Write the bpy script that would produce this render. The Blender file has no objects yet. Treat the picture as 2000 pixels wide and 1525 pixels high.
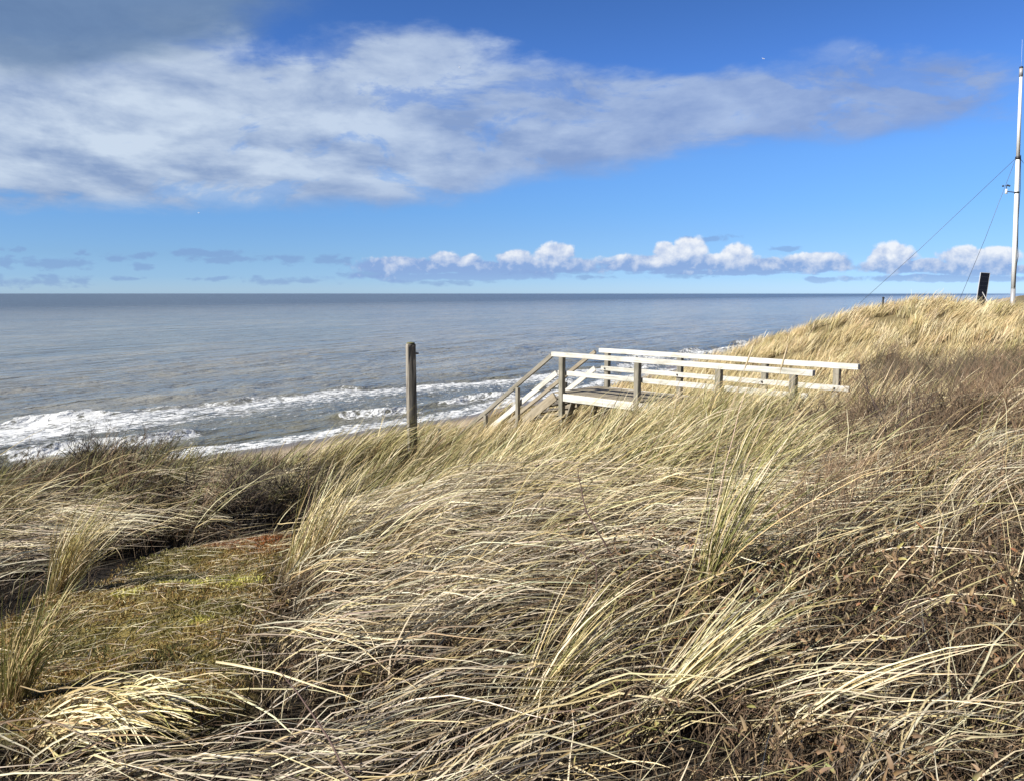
import bpy, bmesh, math, random
import numpy as np
from mathutils import Vector, Matrix

random.seed(7)
rng = np.random.default_rng(11)
scene = bpy.context.scene
C = scene.collection

# ---------------------------------------------------------------- camera
F = 1508.0                    # focal length in pixels of the 2000 px wide photograph
CX, CY = 1000.0, 762.5
HZ = 573.5                    # horizon row
P = math.atan((CY - HZ) / F)  # pitch down
EYE = 13.0                    # eye height over the sea
cam_d = bpy.data.cameras.new('camera')
cam = bpy.data.objects.new('camera', cam_d)
C.objects.link(cam)
cam_d.sensor_width = 36.0
cam_d.lens = F / 2000.0 * 36.0
cam_d.clip_start = 0.05
cam_d.clip_end = 200000.0
cam.location = (0, 0, EYE)
cam.rotation_euler = (math.pi / 2 - P, 0, 0)
scene.camera = cam
CP, SP = math.cos(P), math.sin(P)

def ray(px, py):
    """direction of a pixel, scaled so that y == 1"""
    a = (px - CX) / F
    b = -(py - CY) / F
    y = CP + b * SP
    z = -SP + b * CP
    return a / y, z / y

def at_y(px, py, Y):
    u, v = ray(px, py)
    return Vector((u * Y, Y, EYE + v * Y))

def at_z(px, py, zrel):
    u, v = ray(px, py)
    Y = zrel / v
    return Vector((u * Y, Y, EYE + zrel))

def project(x, y, z):
    """world -> photo pixel (numpy friendly)"""
    zr = z - EYE
    d = y * CP - zr * SP
    d = np.maximum(d, 1e-3)
    up = y * SP + zr * CP
    return CX + F * x / d, CY - F * up / d

# ---------------------------------------------------------------- sun and sky
SUN_EL = math.radians(36)
sun_dir = Vector((-0.86, -0.51, 0)).normalized()         # horizontal direction towards the sun
sd = Vector((sun_dir.x * math.cos(SUN_EL), sun_dir.y * math.cos(SUN_EL), math.sin(SUN_EL)))
sun_d = bpy.data.lights.new('sun', 'SUN')
sun_d.energy = 5.0
sun_d.angle = math.radians(0.53)
sun_d.color = (1.0, 0.955, 0.88)
sun = bpy.data.objects.new('sun', sun_d)
sun.rotation_euler = sd.to_track_quat('Z', 'Y').to_euler()
sun.location = (-20, -15, 40)
C.objects.link(sun)

scene.view_settings.view_transform = 'Standard'
scene.view_settings.look = 'None'
scene.view_settings.gamma = 1.0
EXPO = 0.7
scene.view_settings.exposure = EXPO

class E:
    """tiny expression builder for shader math"""
    nt = None
    def __init__(s, sock): s.s = sock
    @staticmethod
    def m(op, *a, clamp=False):
        n = E.nt.nodes.new('ShaderNodeMath'); n.operation = op; n.use_clamp = clamp
        for i, v in enumerate(a):
            if isinstance(v, E): E.nt.links.new(v.s, n.inputs[i])
            else: n.inputs[i].default_value = float(v)
        return E(n.outputs[0])
    def __add__(s, o): return E.m('ADD', s, o)
    __radd__ = __add__
    def __sub__(s, o): return E.m('SUBTRACT', s, o)
    def __rsub__(s, o): return E.m('SUBTRACT', o, s)
    def __mul__(s, o): return E.m('MULTIPLY', s, o)
    __rmul__ = __mul__
    def __truediv__(s, o): return E.m('DIVIDE', s, o)
    def __rtruediv__(s, o): return E.m('DIVIDE', o, s)
    def max(s, o): return E.m('MAXIMUM', s, o)
    def min(s, o): return E.m('MINIMUM', s, o)
    def pow(s, o): return E.m('POWER', s, o)
    def sqrt(s): return E.m('SQRT', s)
    def clamp(s): return E.m('ADD', s, 0.0, clamp=True)
    def smooth(s, a, b):
        n = E.nt.nodes.new('ShaderNodeMapRange'); n.interpolation_type = 'SMOOTHSTEP'
        E.nt.links.new(s.s, n.inputs[0]); n.inputs[1].default_value = a; n.inputs[2].default_value = b
        return E(n.outputs[0])

def xyz(x, y, z):
    n = E.nt.nodes.new('ShaderNodeCombineXYZ')
    for i, v in enumerate((x, y, z)):
        if isinstance(v, E): E.nt.links.new(v.s, n.inputs[i])
        else: n.inputs[i].default_value = v
    return E(n.outputs[0])

def sep(v):
    n = E.nt.nodes.new('ShaderNodeSeparateXYZ'); E.nt.links.new(v.s, n.inputs[0])
    return [E(o) for o in n.outputs]

def noise(vec, scale=1.0, detail=4.0, rough=0.5, dist=0.0, dims='3D'):
    n = E.nt.nodes.new('ShaderNodeTexNoise'); n.noise_dimensions = dims
    if vec is not None: E.nt.links.new(vec.s, n.inputs['Vector'])
    n.inputs['Scale'].default_value = scale; n.inputs['Detail'].default_value = detail
    n.inputs['Roughness'].default_value = rough; n.inputs['Distortion'].default_value = dist
    return E(n.outputs[0])

def mix(f, a, b):
    n = E.nt.nodes.new('ShaderNodeMix'); n.data_type = 'RGBA'
    for v, s in ((f, n.inputs[0]), (a, n.inputs[6]), (b, n.inputs[7])):
        if isinstance(v, E): E.nt.links.new(v.s, s)
        elif isinstance(v, (int, float)): s.default_value = v
        else: s.default_value = (v[0], v[1], v[2], 1)
    return E(n.outputs[2])

def mulc(a, b):
    n = E.nt.nodes.new('ShaderNodeMix'); n.data_type = 'RGBA'; n.blend_type = 'MULTIPLY'
    n.inputs[0].default_value = 1
    for v, s in ((a, n.inputs[6]), (b, n.inputs[7])):
        if isinstance(v, E): E.nt.links.new(v.s, s)
        else: s.default_value = (v[0], v[1], v[2], 1)
    return E(n.outputs[2])

def ramp(f, stops):
    n = E.nt.nodes.new('ShaderNodeValToRGB'); E.nt.links.new(f.s, n.inputs[0])
    el = n.color_ramp.elements
    while len(el) < len(stops): el.new(0.5)
    for e, (p, c) in zip(el, stops):
        e.position = p; e.color = (c[0], c[1], c[2], 1)
    return E(n.outputs[0])

def lin(r, g, b):
    f = lambda c: (c / 255 / 12.92) if c / 255 <= 0.04045 else ((c / 255 + 0.055) / 1.055) ** 2.4
    return (f(r), f(g), f(b))

world = bpy.data.worlds.new('World')
scene.world = world
world.use_nodes = True
E.nt = nt = world.node_tree
nt.nodes.clear()
sky = nt.nodes.new('ShaderNodeTexSky')
sky.sky_type = 'NISHITA'
sky.sun_disc = False
sky.sun_elevation = SUN_EL
sky.sun_rotation = math.atan2(sun_dir.x, sun_dir.y)
sky.altitude = 10; sky.air_density = 1.0; sky.dust_density = 0.3; sky.ozone_density = 2.0
tc = nt.nodes.new('ShaderNodeTexCoord')
D = E(tc.outputs['Generated'])
dx, dy, dz = sep(D)
front = dy.smooth(0.12, 0.3)
yy = dy.max(0.12)
u = dx / yy
v = dz / yy
SKY_S = 0.1
K = 1.0 / SKY_S / 2 ** EXPO
# clear sky: Nishita, tinted by elevation towards the deep spring blue of the photograph
elev = dz.max(0.0)
TS = 2.0
tint = ramp(elev, [(p_, tuple(c_ / TS for c_ in t_)) for p_, t_ in ((0.004, (.71, 1.10, 2.0)), (.02, (.56, .93, 1.80)), (.045, (.51, .815, 1.48)), (.075, (.50, .80, 1.39)), (.104, (.49, .82, 1.39)), (.162, (.52, .87, 1.44)), (.217, (.475, .83, 1.46)), (.27, (.43, .75, 1.38)), (.32, (.40, .70, 1.26)), (.6, (.24, .46, .88)))])
tint = mix(front * 0.8 + 0.2, (.13, .165, .22), tint)
clear = mulc(mulc(E(sky.outputs[0]), tint), (TS / 2 ** EXPO,) * 3)

def blobs(lst, wu, wv):
    """union of soft ellipses given in photo pixels (cx, cy, a, b, weight)"""
    out = None
    for (cx, cy, a, b, w) in lst:
        u0, v0 = ray(cx, cy)
        k = 1.02 / F
        du = (wu - u0) / (a * k)
        dv = (wv - v0) / (b * k)
        f = (1.0 - (du * du + dv * dv).sqrt()) * w
        out = f if out is None else out.max(f)
    return out

# high bank of stratocumulus
cp = xyz(u / (v + 0.16), 1.0 / (v + 0.16), 0.0)
nlow = noise(cp, 1.05, 2, 0.5)
nbig = noise(cp, 2.9, 8, 0.60, 0.25)
nfine = noise(xyz(u * 1.0, v * 2.0, 3.0), 8.0, 7, 0.62, 0.35)
npuff = noise(xyz(u * 1.0, v * 3.0, 13.0), 5.5, 5, 0.55, 0.2)
warp = (noise(xyz(u, v * 2.0, 7.0), 4.0, 3, 0.5) - 0.5) * 0.07
wv_ = v + warp
wu_ = u + warp * 1.5
bank = blobs([(120, 265, 820, 205, 1.0), (640, 270, 540, 185, 1.0), (760, 120, 260, 80, .6), (1080, 235, 520, 112, 1.0), (620, 340, 560, 120, 1.0), (1050, 300, 340, 90, 1.0),
              (1480, 205, 440, 92, 1.0), (1690, 180, 330, 88, 1.0), (330, 45, 160, 50, .6)], wu_, wv_)
dens = (bank * 2.4 + (nbig - 0.48) * 2.2 + (nfine - 0.5) * 1.0 + (npuff - .5) * 1.6 + (nlow - .5) * 1.0).smooth(0.08, 1.1)
bline = ramp((u + 0.8) / 1.6, [(p_, (q_,) * 3) for p_, q_ in ((0.0, .262), (.10, .248), (.30, .240), (.44, .25), (.50, .325), (.62, .385), (.70, .44), (.80, .475), (.96, .54), (1.0, .6))]) 
blv = sep(bline)[0] * 0.4
under = (v - blv + (nfine - .5) * .045 + (npuff - .5) * .03)
gap_ = (noise(xyz(u * 1.0, v * 2.4, 21.0), 6.5, 6, .62, .4) + v * .35).smooth(.60, .70)
dens = dens * under.smooth(-.004, .030) * (1.0 - gap_ * .5)
# a shaded slab in the top left corner
slab = blobs([(40, -20, 560, 165, 1.0)], wu_, wv_)
dens2 = (slab * 2.6 + (nbig - 0.5) * 1.3).smooth(0.05, 0.9)
# shading of the bank: sampled towards the sun
cps = xyz((u - 0.02) / (v + 0.195), 1.0 / (v + 0.195), 0.0)
nbs = noise(cps, 2.9, 5, 0.55, 0.25)
lightv = ((nbig - nbs) * 2.0 + 0.42 + (nfine - .5) * 1.3 + (npuff - .5) * 1.5)
left = (0.0 - u).smooth(-0.55, 0.5)
lit = (lightv + (left - 0.5) * 0.3).clamp()
base_under = under.smooth(0.0, 0.07)
lit = lit * (base_under * 0.55 + 0.45)
bank_col = mix(lit, mix(left, lin(132, 158, 208), lin(142, 164, 200)), mix(left, lin(166, 188, 226), lin(208, 222, 238)))
slab_col = mix(nfine, lin(94, 122, 162), lin(126, 154, 190))

# rows of small cumulus over the horizon
cu = [(1085, 495, 42, 20, 1), (1012, 506, 40, 18, .9), (920, 514, 26, 16, .8), (868, 510, 36, 17, .8), (780, 520, 110, 18, .9), (960, 524, 250, 15, 1), (1110, 518, 70, 15, .9), (900, 541, 240, 9, .7),
      (1300, 490, 24, 18, 1), (1348, 488, 38, 26, 1), (1330, 514, 180, 19, 1), (1440, 499, 32, 26, 1), (1500, 519, 120, 14, .95), (1602, 513, 80, 19, 1), (1560, 524, 120, 9, .8),
      (1745, 501, 54, 26, 1), (1770, 520, 120, 16, 1), (1880, 502, 56, 20, .9), (1950, 504, 48, 23, 1), (1910, 527, 130, 14, .95), (1240, 521, 70, 12, .8), (1602, 547, 34, 7, .7), (1850, 545, 200, 8, .7), (1400, 533, 200, 6, .6)]
flat = [(110, 515, 90, 16, .8), (225, 508, 40, 10, .7), (275, 500, 36, 10, .7), (275, 520, 38, 10, .8), (405, 497, 80, 14, 1), (440, 506, 90, 10, .9), (572, 508, 30, 14, .9), (655, 513, 50, 14, .9), (400, 545, 60, 6, .7),
        (20, 488, 40, 7, .6), (10, 512, 40, 14, .8), (165, 494, 20, 6, .7), (560, 550, 90, 9, .7), (1380, 468, 60, 8, .8), (1530, 487, 44, 6, .8), (1150, 541, 60, 6, .6), (1320, 540, 90, 6, .6),
        (60, 552, 130, 16, .6), (720, 535, 60, 10, .7), (260, 544, 60, 5, .6), (1060, 534, 120, 9, .7), (860, 552, 140, 8, .6)]
nc = noise(xyz(u, v * 1.15, 11.0), 30.0, 7, 0.60, 0.15)
nc2 = noise(xyz(u, v * 2.4, 5.0), 30.0, 5, 0.6, 0.2)
wc = (noise(xyz(u, v * 1.6, 2.0), 22.0, 3, 0.55) - 0.5) * 0.02
Bc = blobs(cu, u + wc, v + wc * 0.5)
dc = (Bc * 2.2 + (nc - 0.46) * 3.0)
dcm = dc.smooth(-0.05, 0.65)
ncs = noise(xyz(u - 0.006, (v + 0.008) * 1.15, 11.0), 30.0, 5, 0.60, 0.15)
shade = ((nc - ncs) * 1.8 + 0.16 + (nc - .5) * 1.2 + (v - 0.036) * 26.0 + (u - 0.1) * .25).clamp()
cu_col = mix(shade, lin(140, 170, 220), lin(246, 248, 252))
Bf = blobs(flat, u + wc, v + wc * 0.4)
df = (Bf * 2.0 + (nc2 - 0.50) * 5.0).smooth(0.1, 1.1)
df = df * 0.48
haze_row = v.smooth(0.0, 0.035)

col = clear
col = mix(df * front, col, tuple(c * K for c in lin(124, 152, 204)))
cuk = E.nt.nodes.new('ShaderNodeVectorMath'); cuk.operation = 'SCALE'; cuk.inputs[3].default_value = K
nt.links.new(cu_col.s, cuk.inputs[0])
col = mix(dcm * front * (haze_row * 0.6 + 0.4) * 0.90, col, E(cuk.outputs[0]))
bk = E.nt.nodes.new('ShaderNodeVectorMath'); bk.operation = 'SCALE'; bk.inputs[3].default_value = K
nt.links.new(bank_col.s, bk.inputs[0])
col = mix(dens * front * 0.93, col, E(bk.outputs[0]))
sk = E.nt.nodes.new('ShaderNodeVectorMath'); sk.operation = 'SCALE'; sk.inputs[3].default_value = K
nt.links.new(slab_col.s, sk.inputs[0])
col = mix(dens2 * front * 0.94, col, E(sk.outputs[0]))
bg = nt.nodes.new('ShaderNodeBackground')
bg.inputs['Strength'].default_value = SKY_S
nt.links.new(col.s, bg.inputs['Color'])
wo = nt.nodes.new('ShaderNodeOutputWorld')
nt.links.new(bg.outputs[0], wo.inputs[0])

# ---------------------------------------------------------------- helpers
def tag(o, label=None, cat=None, group=None, kind=None):
    if label: o['label'] = label
    if cat: o['category'] = cat
    if group: o['group'] = group
    if kind: o['kind'] = kind
    return o

def empty(name, loc, label, cat, group=None):
    o = bpy.data.objects.new(name, None)
    C.objects.link(o); o.location = loc
    o.empty_display_size = 0.2
    return tag(o, label, cat, group)

def link_bm(name, bm, mat, parent=None, matrix=None, smooth=False):
    me = bpy.data.meshes.new(name)
    bm.to_mesh(me); bm.free()
    me.materials.append(mat)
    if smooth:
        for p in me.polygons: p.use_smooth = True
    o = bpy.data.objects.new(name, me)
    C.objects.link(o)
    if parent is not None:
        o.parent = parent
        if matrix is not None:
            o.matrix_local = Matrix.Translation(-parent.location) @ matrix
        else:
            o.location = -parent.location
    elif matrix is not None:
        o.matrix_world = matrix
    return o

def np_mesh(name, verts, faces, mat, cols=None, smooth=True, fcount=4):
    """fast mesh from numpy; faces (n, fcount)"""
    me = bpy.data.meshes.new(name)
    nv, nf = len(verts), len(faces)
    me.vertices.add(nv); me.vertices.foreach_set('co', verts.astype(np.float32).ravel())
    me.loops.add(nf * fcount); me.loops.foreach_set('vertex_index', faces.astype(np.int32).ravel())
    me.polygons.add(nf)
    me.polygons.foreach_set('loop_start', np.arange(0, nf * fcount, fcount, dtype=np.int32))
    me.polygons.foreach_set('loop_total', np.full(nf, fcount, dtype=np.int32))
    me.polygons.foreach_set('use_smooth', np.full(nf, smooth, dtype=bool))
    me.update(calc_edges=True)
    if cols is not None:
        for an, arr in cols.items():
            if arr.ndim == 1:
                a = me.attributes.new(an, 'FLOAT', 'POINT'); a.data.foreach_set('value', arr.astype(np.float32))
            else:
                a = me.attributes.new(an, 'FLOAT_COLOR', 'POINT')
                c4 = np.ones((nv, 4), dtype=np.float32); c4[:, :3] = arr
                a.data.foreach_set('color', c4.ravel())
    me.materials.append(mat)
    o = bpy.data.objects.new(name, me)
    C.objects.link(o)
    return o

_lat = {}
def vnoise(x, y, seed=0):
    if seed not in _lat: _lat[seed] = np.random.default_rng(1000 + seed).random((256, 256))
    L = _lat[seed]
    xi = np.floor(x).astype(np.int64); yi = np.floor(y).astype(np.int64)
    fx = x - xi; fy = y - yi
    fx = fx * fx * (3 - 2 * fx); fy = fy * fy * (3 - 2 * fy)
    a = L[xi & 255, yi & 255]; b = L[(xi + 1) & 255, yi & 255]
    c = L[xi & 255, (yi + 1) & 255]; d = L[(xi + 1) & 255, (yi + 1) & 255]
    return (a * (1 - fx) + b * fx) * (1 - fy) + (c * (1 - fx) + d * fx) * fy

def fbm(x, y, seed=0, o=4, g=0.5):
    t = 0; a = 1; s = 0
    for i in range(o):
        t = t + a * vnoise(x * 2 ** i + 17.3 * i, y * 2 ** i + 9.1 * i, seed + i); s += a; a *= g
    return t / s

def sstep(a, b, x):
    t = np.clip((x - a) / (b - a), 0, 1)
    return t * t * (3 - 2 * t)

# ---------------------------------------------------------------- shoreline frame (t along the shore, n offshore)
O0 = np.array([-24.8, 62.6]); ET = np.array([0.577, 0.817]); EN = np.array([-0.817, 0.577])
def tn(x, y):
    a = x - O0[0]; b = y - O0[1]
    return a * ET[0] + b * ET[1], a * EN[0] + b * EN[1]
def shore_n(t):
    return np.interp(t, [-400, -80, -40, 0, 10, 27, 60, 123, 250, 2000], [10, 6, 3, 0, -1.6, -4.0, -4, 0, 5, 60])

# ---------------------------------------------------------------- terrain height
HP = np.array([
 (0, 0, -1.65), (-3, 0, -1.65), (3, 0, -1.6), (0, 2.5, -1.68), (-2, 2.5, -1.70), (2, 2.5, -1.62),
 (-1.7, 4.3, -1.74), (-1.2, 5.3, -1.76), (-4, 5, -1.78), (-3, 7, -1.95), (-5, 8.6, -1.86), (-2.9, 8.6, -2.12), (-1.9, 8.0, -2.30), (-1.8, 6.9, -2.22),
 (0, 4.5, -1.58), (0.5, 6, -1.55), (-.7, 6.0, -1.68), (0, 8, -1.86), (-1.0, 9.0, -2.32), (-1.4, 10.5, -2.30), (-2.8, 12, -3.1), (-4.5, 11, -2.6), (-.3, 12.5, -3.25), (-.8, 15, -3.5), (-7, 12, -2.9), (-9, 9, -1.9), (1, 9, -1.96), (.2, 10.5, -2.66), (2.5, 9, -1.64), (3, 7, -1.46),
 (4, 9, -1.46), (1.5, 11.5, -2.25), (3, 13, -2.42), (5, 11.5, -2.15), (6.1, 13.6, -2.25), (2, 17.9, -2.95), (.86, 16.7, -2.95), (.2, 15.4, -3.1), (4, 17, -2.6),
 (6, 10, -1.52), (5.3, 8, -1.12), (4.5, 5, -1.25), (7, 7, -.95), (8, 10, -1.25), (10, 17, -2.05), (10, 13, -1.75), (13, 18, -2.25), (8, 20, -2.5), (16, 22, -2.0),
 (15.9, 32, -.74), (12.7, 32, -1.66), (11.2, 34, -2.5), (20.9, 32, -1.0), (26, 32, -1.0), (18, 28, -1.05), (22, 25, -1.4), (8, 27, -3.0), (6, 28, -3.35),
 (30, 20, -1.6), (20, 12, -1.3), (20, 45, -1.8), (40, 60, -2), (60, 100, -3), (-10, 0, -1.7), (-10, 5, -1.85), (-14, 9, -2.1),
 (0, -12, -1.9), (30, -10, -2), (-30, -10, -2), (-30, 9, -2.3), (120, 60, -3), (200, 200, -4), (120, -60, -3), (-100, -60, -3)])
_c = 0.7
def _phi(r): return np.sqrt(r * r + _c * _c)
_A = _phi(np.hypot(HP[:, None, 0] - HP[None, :, 0], HP[:, None, 1] - HP[None, :, 1]))
_n = len(HP)
_M = np.zeros((_n + 1, _n + 1)); _M[:_n, :_n] = _A; _M[:_n, _n] = 1; _M[_n, :_n] = 1
_W = np.linalg.solve(_M, np.append(HP[:, 2], 0))
PITS = [(-1.95, 6.95, .50, .75, .60)]
def terrain(x, y, detail=True):
    x = np.asarray(x, float); y = np.asarray(y, float)
    shp = x.shape; xf = x.ravel(); yf = y.ravel()
    H = np.full(xf.shape, _W[-1])
    for i in range(_n):
        H += _W[i] * _phi(np.hypot(xf - HP[i, 0], yf - HP[i, 1]))
    t, n = tn(xf, yf)
    s = shore_n(t) - n
    face = -10.6 + 0.72 * (s - 35 - 2.8 * sstep(-22.5, -26.5, t) + 0.8 * sstep(-12, -4, t) - 2.2 * (fbm(t * .08, t * 0 + 3, 41, 3) - .5))
    beach = -13.0 + 0.07 * s
    beach = np.where(s < 0, -13 + 0.05 * s, beach)
    base = np.maximum(face, beach) + 0.12 * np.exp(-((face - beach) / 0.5) ** 2)
    k = 0.55
    h = np.clip(0.5 + 0.5 * (base - H) / k, 0, 1)
    z = base * (1 - h) + H * h - k * h * (1 - h)
    if detail:
        up = sstep(33, 40, s)
        z = z + up * ((fbm(xf * .55, yf * .55, 3, 3) - .5) * .22 + (fbm(xf * 2.1, yf * 2.1, 8, 3) - .5) * .09)
        for (cx_, cy_, rx_, ry_, dp_) in PITS:
            z = z - dp_ * np.exp(-(((xf - cx_) / rx_) ** 2 + ((yf - cy_) / ry_) ** 2) ** 2)
        # turf hummocks of the far hill
        z = z + up * sstep(17, 24, yf) * (fbm(xf * .45, yf * .6, 21, 3) - .5) * .75
        z = z + (1 - up) * (fbm(xf * .3, yf * .3, 5, 3) - .5) * .10 * sstep(0.5, 6, s)
    z = np.maximum(z, -40)
    return (z + EYE).reshape(shp)

# ---------------------------------------------------------------- materials
def new_mat(name):
    m = bpy.data.materials.new(name); m.use_nodes = True
    E.nt = m.node_tree
    b = E.nt.nodes['Principled BSDF']
    return m, b
def setin(b, name, v):
    s = b.inputs[name]
    if isinstance(v, E): E.nt.links.new(v.s, s)
    elif isinstance(v, tuple): s.default_value = (v[0], v[1], v[2], 1)
    else: s.default_value = v
def attr(name, colr=False):
    n = E.nt.nodes.new('ShaderNodeAttribute'); n.attribute_name = name
    return E(n.outputs['Color' if colr else 'Fac'])
def objco():
    n = E.nt.nodes.new('ShaderNodeTexCoord'); return E(n.outputs['Object'])
def bump(b, h, strength=0.5, dist=0.01):
    n = E.nt.nodes.new('ShaderNodeBump'); n.inputs['Strength'].default_value = strength; n.inputs['Distance'].default_value = dist
    E.nt.links.new(h.s, n.inputs['Height']); E.nt.links.new(n.outputs[0], b.inputs['Normal'])
    return n

def wood_mat(name, c_lo, c_hi, c_stain, bumpd=0.004, stain=0.5):
    m, b = new_mat(name)
    oc = objco(); x, y, z = sep(oc)
    oi = E.nt.nodes.new('ShaderNodeObjectInfo'); rnd = E(oi.outputs['Random'])
    g = noise(xyz(x * 1.6 + rnd * 40, y * 38, z * 38), 1.0, 6, 0.62, 0.6)
    g2 = noise(xyz(x * 0.7 + rnd * 9, y * 9, z * 9), 1.0, 3, 0.5, 0.3)
    blot = noise(xyz(x * 3, y * 8, z * 8 + rnd * 20), 1.0, 4, 0.6)
    c = mix(g.smooth(.3, .7), c_lo, c_hi)
    c = mix((blot * 1.0 + g2 * .5).smooth(.72, 1.0) * stain, c, c_stain)
    crack = g.smooth(.34, .28)
    c = mix(crack * .8, c, tuple(k * .35 for k in c_lo))
    c = mulc(c, mix(rnd, (.86, .86, .86), (1.05, 1.04, 1.02)))
    setin(b, 'Base Color', c); setin(b, 'Roughness', 0.85)
    setin(b, 'Specular IOR Level', 0.25)
    bump(b, g, 0.7, bumpd)
    return m
M_rail = wood_mat('sun_bleached_wood', (.46, .44, .39), (.74, .72, .67), (.30, .30, .23), 0.006, .55)
M_post = wood_mat('grey_weathered_wood', (.17, .155, .125), (.33, .305, .25), (.13, .13, .09), 0.006, .6)
M_stair = wood_mat('brown_weathered_wood', (.25, .21, .15), (.40, .35, .26), (.16, .13, .09))
M_pole = wood_mat('old_post_wood', (.10, .085, .07), (.34, .315, .27), (.09, .075, .065), 0.010, 0.8)

def plain_mat(name, colr, rough=0.5, metal=0.0, var=0.15, sc=8.0):
    m, b = new_mat(name)
    n = noise(objco(), sc, 4, .6)
    c = mix(n, tuple(k * (1 - var) for k in colr), tuple(min(1, k * (1 + var)) for k in colr))
    setin(b, 'Base Color', c); setin(b, 'Roughness', rough); setin(b, 'Metallic', metal)
    return m
M_white = plain_mat('white_mast_paint', (.80, .80, .78), .35, 0, .05)
M_galv = plain_mat('galvanised_steel', (.36, .36, .37), .5, .3, .15)
M_dark = plain_mat('dark_metal', (.03, .03, .035), .5, .2)
M_wire = plain_mat('steel_wire', (.10, .11, .14), .5, .3)
M_panel = plain_mat('dark_panel_cells', (.005, .006, .013), .45, 0, .3, 20)
M_alu = plain_mat('aluminium_frame', (.55, .56, .58), .4, .2)
M_gull = plain_mat('white_feathers', (.85, .86, .88), .7, 0, .05)
M_stub = plain_mat('tarred_stub_wood', (.02, .018, .016), .8)

# blades: colour per blade carried by an attribute, a little translucent
def blade_mat(name, trans=0.25, rough=0.5):
    m = bpy.data.materials.new(name); m.use_nodes = True; E.nt = nt = m.node_tree
    b = nt.nodes['Principled BSDF']
    c = attr('Col', True)
    ge = nt.nodes.new('ShaderNodeNewGeometry')
    n = noise(E(ge.outputs['Position']), 35.0, 2, .5)
    c = mulc(c, mix(n, (.78, .76, .72), (1.18, 1.18, 1.16)))
    setin(b, 'Base Color', c); setin(b, 'Roughness', rough); setin(b, 'Specular IOR Level', 0.35)
    tr = nt.nodes.new('ShaderNodeBsdfTranslucent'); nt.links.new(c.s, tr.inputs[0])
    mx = nt.nodes.new('ShaderNodeMixShader'); mx.inputs[0].default_value = trans
    nt.links.new(b.outputs[0], mx.inputs[1]); nt.links.new(tr.outputs[0], mx.inputs[2])
    out = nt.nodes['Material Output']; nt.links.new(mx.outputs[0], out.inputs[0])
    return m
M_blade = blade_mat('grass_blades', 0.14)
M_twig = blade_mat('bare_twigs', 0.0, 0.7)

# ground
m, b = new_mat('dune_ground'); M_ground = m
ge = E.nt.nodes.new('ShaderNodeNewGeometry'); pos = E(ge.outputs['Position'])
moss = attr('moss'); s_in = attr('inland'); 
n1 = noise(pos, 3.0, 5, .6); n2 = noise(pos, 14.0, 5, .65); n3 = noise(pos, 60.0, 4, .7)
litter = mix(n3.smooth(.35, .75), (.008, .006, .0045), (.055, .042, .027))
litter = mix(n2.smooth(.5, .7) * .6, litter, (.032, .028, .012))
mosscol = mix(n2.smooth(.35, .65), (.16, .125, .035), (.30, .225, .07))
mosscol = mix(n1.smooth(.5, .62) * .8, mosscol, (.055, .065, .018))
mosscol = mix(n3.smooth(.6, .8) * .6, mosscol, (.28, .22, .12))
sandn = noise(pos, 1.3, 4, .6)
sand = mix(sandn, (.36, .28, .19), (.50, .40, .28))
sand = mix(n3, mulc(sand, (.88, .88, .88)), sand)
wet = s_in.smooth(6.5, 2.0)
sand = mix(wet, sand, (.17, .14, .105))
sandy = (s_in + (n1 - .5) * 8).smooth(40, 35)
c = mix(moss, litter, mosscol)
far_turf = attr('farturf')
c = mix(far_turf, c, mix(n2, (.10, .078, .035), (.26, .205, .10)))
c = mix(sandy, c, sand)
setin(b, 'Base Color', c)
setin(b, 'Roughness', 0.95 - wet * 0.6)
setin(b, 'Specular IOR Level', 0.3)
bump(b, n2 * .5 + n3 * .5, 0.8, 0.03)

# sea
m, b = new_mat('sea_water'); M_sea = m
tt = attr('t_along'); nn = attr('n_off'); foam = attr('foam')
# shore-parallel frame from the world position
ge = E.nt.nodes.new('ShaderNodeNewGeometry'); px_, py_, pz_ = sep(E(ge.outputs['Position']))
ta = (px_ + 24.8) * 0.577 + (py_ - 62.6) * 0.817
na = (px_ + 24.8) * -0.817 + (py_ - 62.6) * 0.577
w1 = noise(xyz(ta * .10, na * .30, 0.0), 1.0, 4, .55, .4)
w2 = noise(xyz(ta * .5, na * 1.1, 4.0), 1.0, 4, .6, .3)
w3 = noise(xyz(ta * 1.8, na * 3.2, 8.0), 1.0, 3, .6)
w0 = noise(xyz(ta * .030, na * .095, 9.0), 1.0, 3, .6, .3)
w5 = noise(xyz(ta * .0045, na * .016, 5.0), 1.0, 4, .6, .2)
w4 = noise(xyz(ta * .018, na * .05, 2.0), 1.0, 3, .5)
fo = noise(xyz(ta * .9, na * 1.6, 1.0), 1.0, 6, .68, .9)
fo2 = noise(xyz(ta * 3.0, na * 4.5, 6.0), 1.0, 4, .65, .5)
vor = E.nt.nodes.new('ShaderNodeTexVoronoi'); vor.feature = 'DISTANCE_TO_EDGE'; vor.inputs['Scale'].default_value = 1.0
E.nt.links.new(xyz(ta * .8 + fo * 2.0, na * 1.3 + fo2 * 1.2, 0.0).s, vor.inputs['Vector'])
lace = E(vor.outputs['Distance']).smooth(.22, .0)
fm = (foam * 1.5 - 1.06 + (fo - .5) * 2.6 + (fo2 - .5) * 1.0 + lace * .42).smooth(.0, .38)
fm = fm * foam.smooth(.0, .08)
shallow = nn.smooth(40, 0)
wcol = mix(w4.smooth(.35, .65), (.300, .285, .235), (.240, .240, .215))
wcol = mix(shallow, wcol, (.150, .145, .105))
wcol = mix((w1 * .6 + w2 * .4).smooth(.42, .60) * .35, wcol, mulc(wcol, (.62, .66, .66)))
streak = (w0 * .55 + w5 * .45).smooth(.40, .60)
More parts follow.
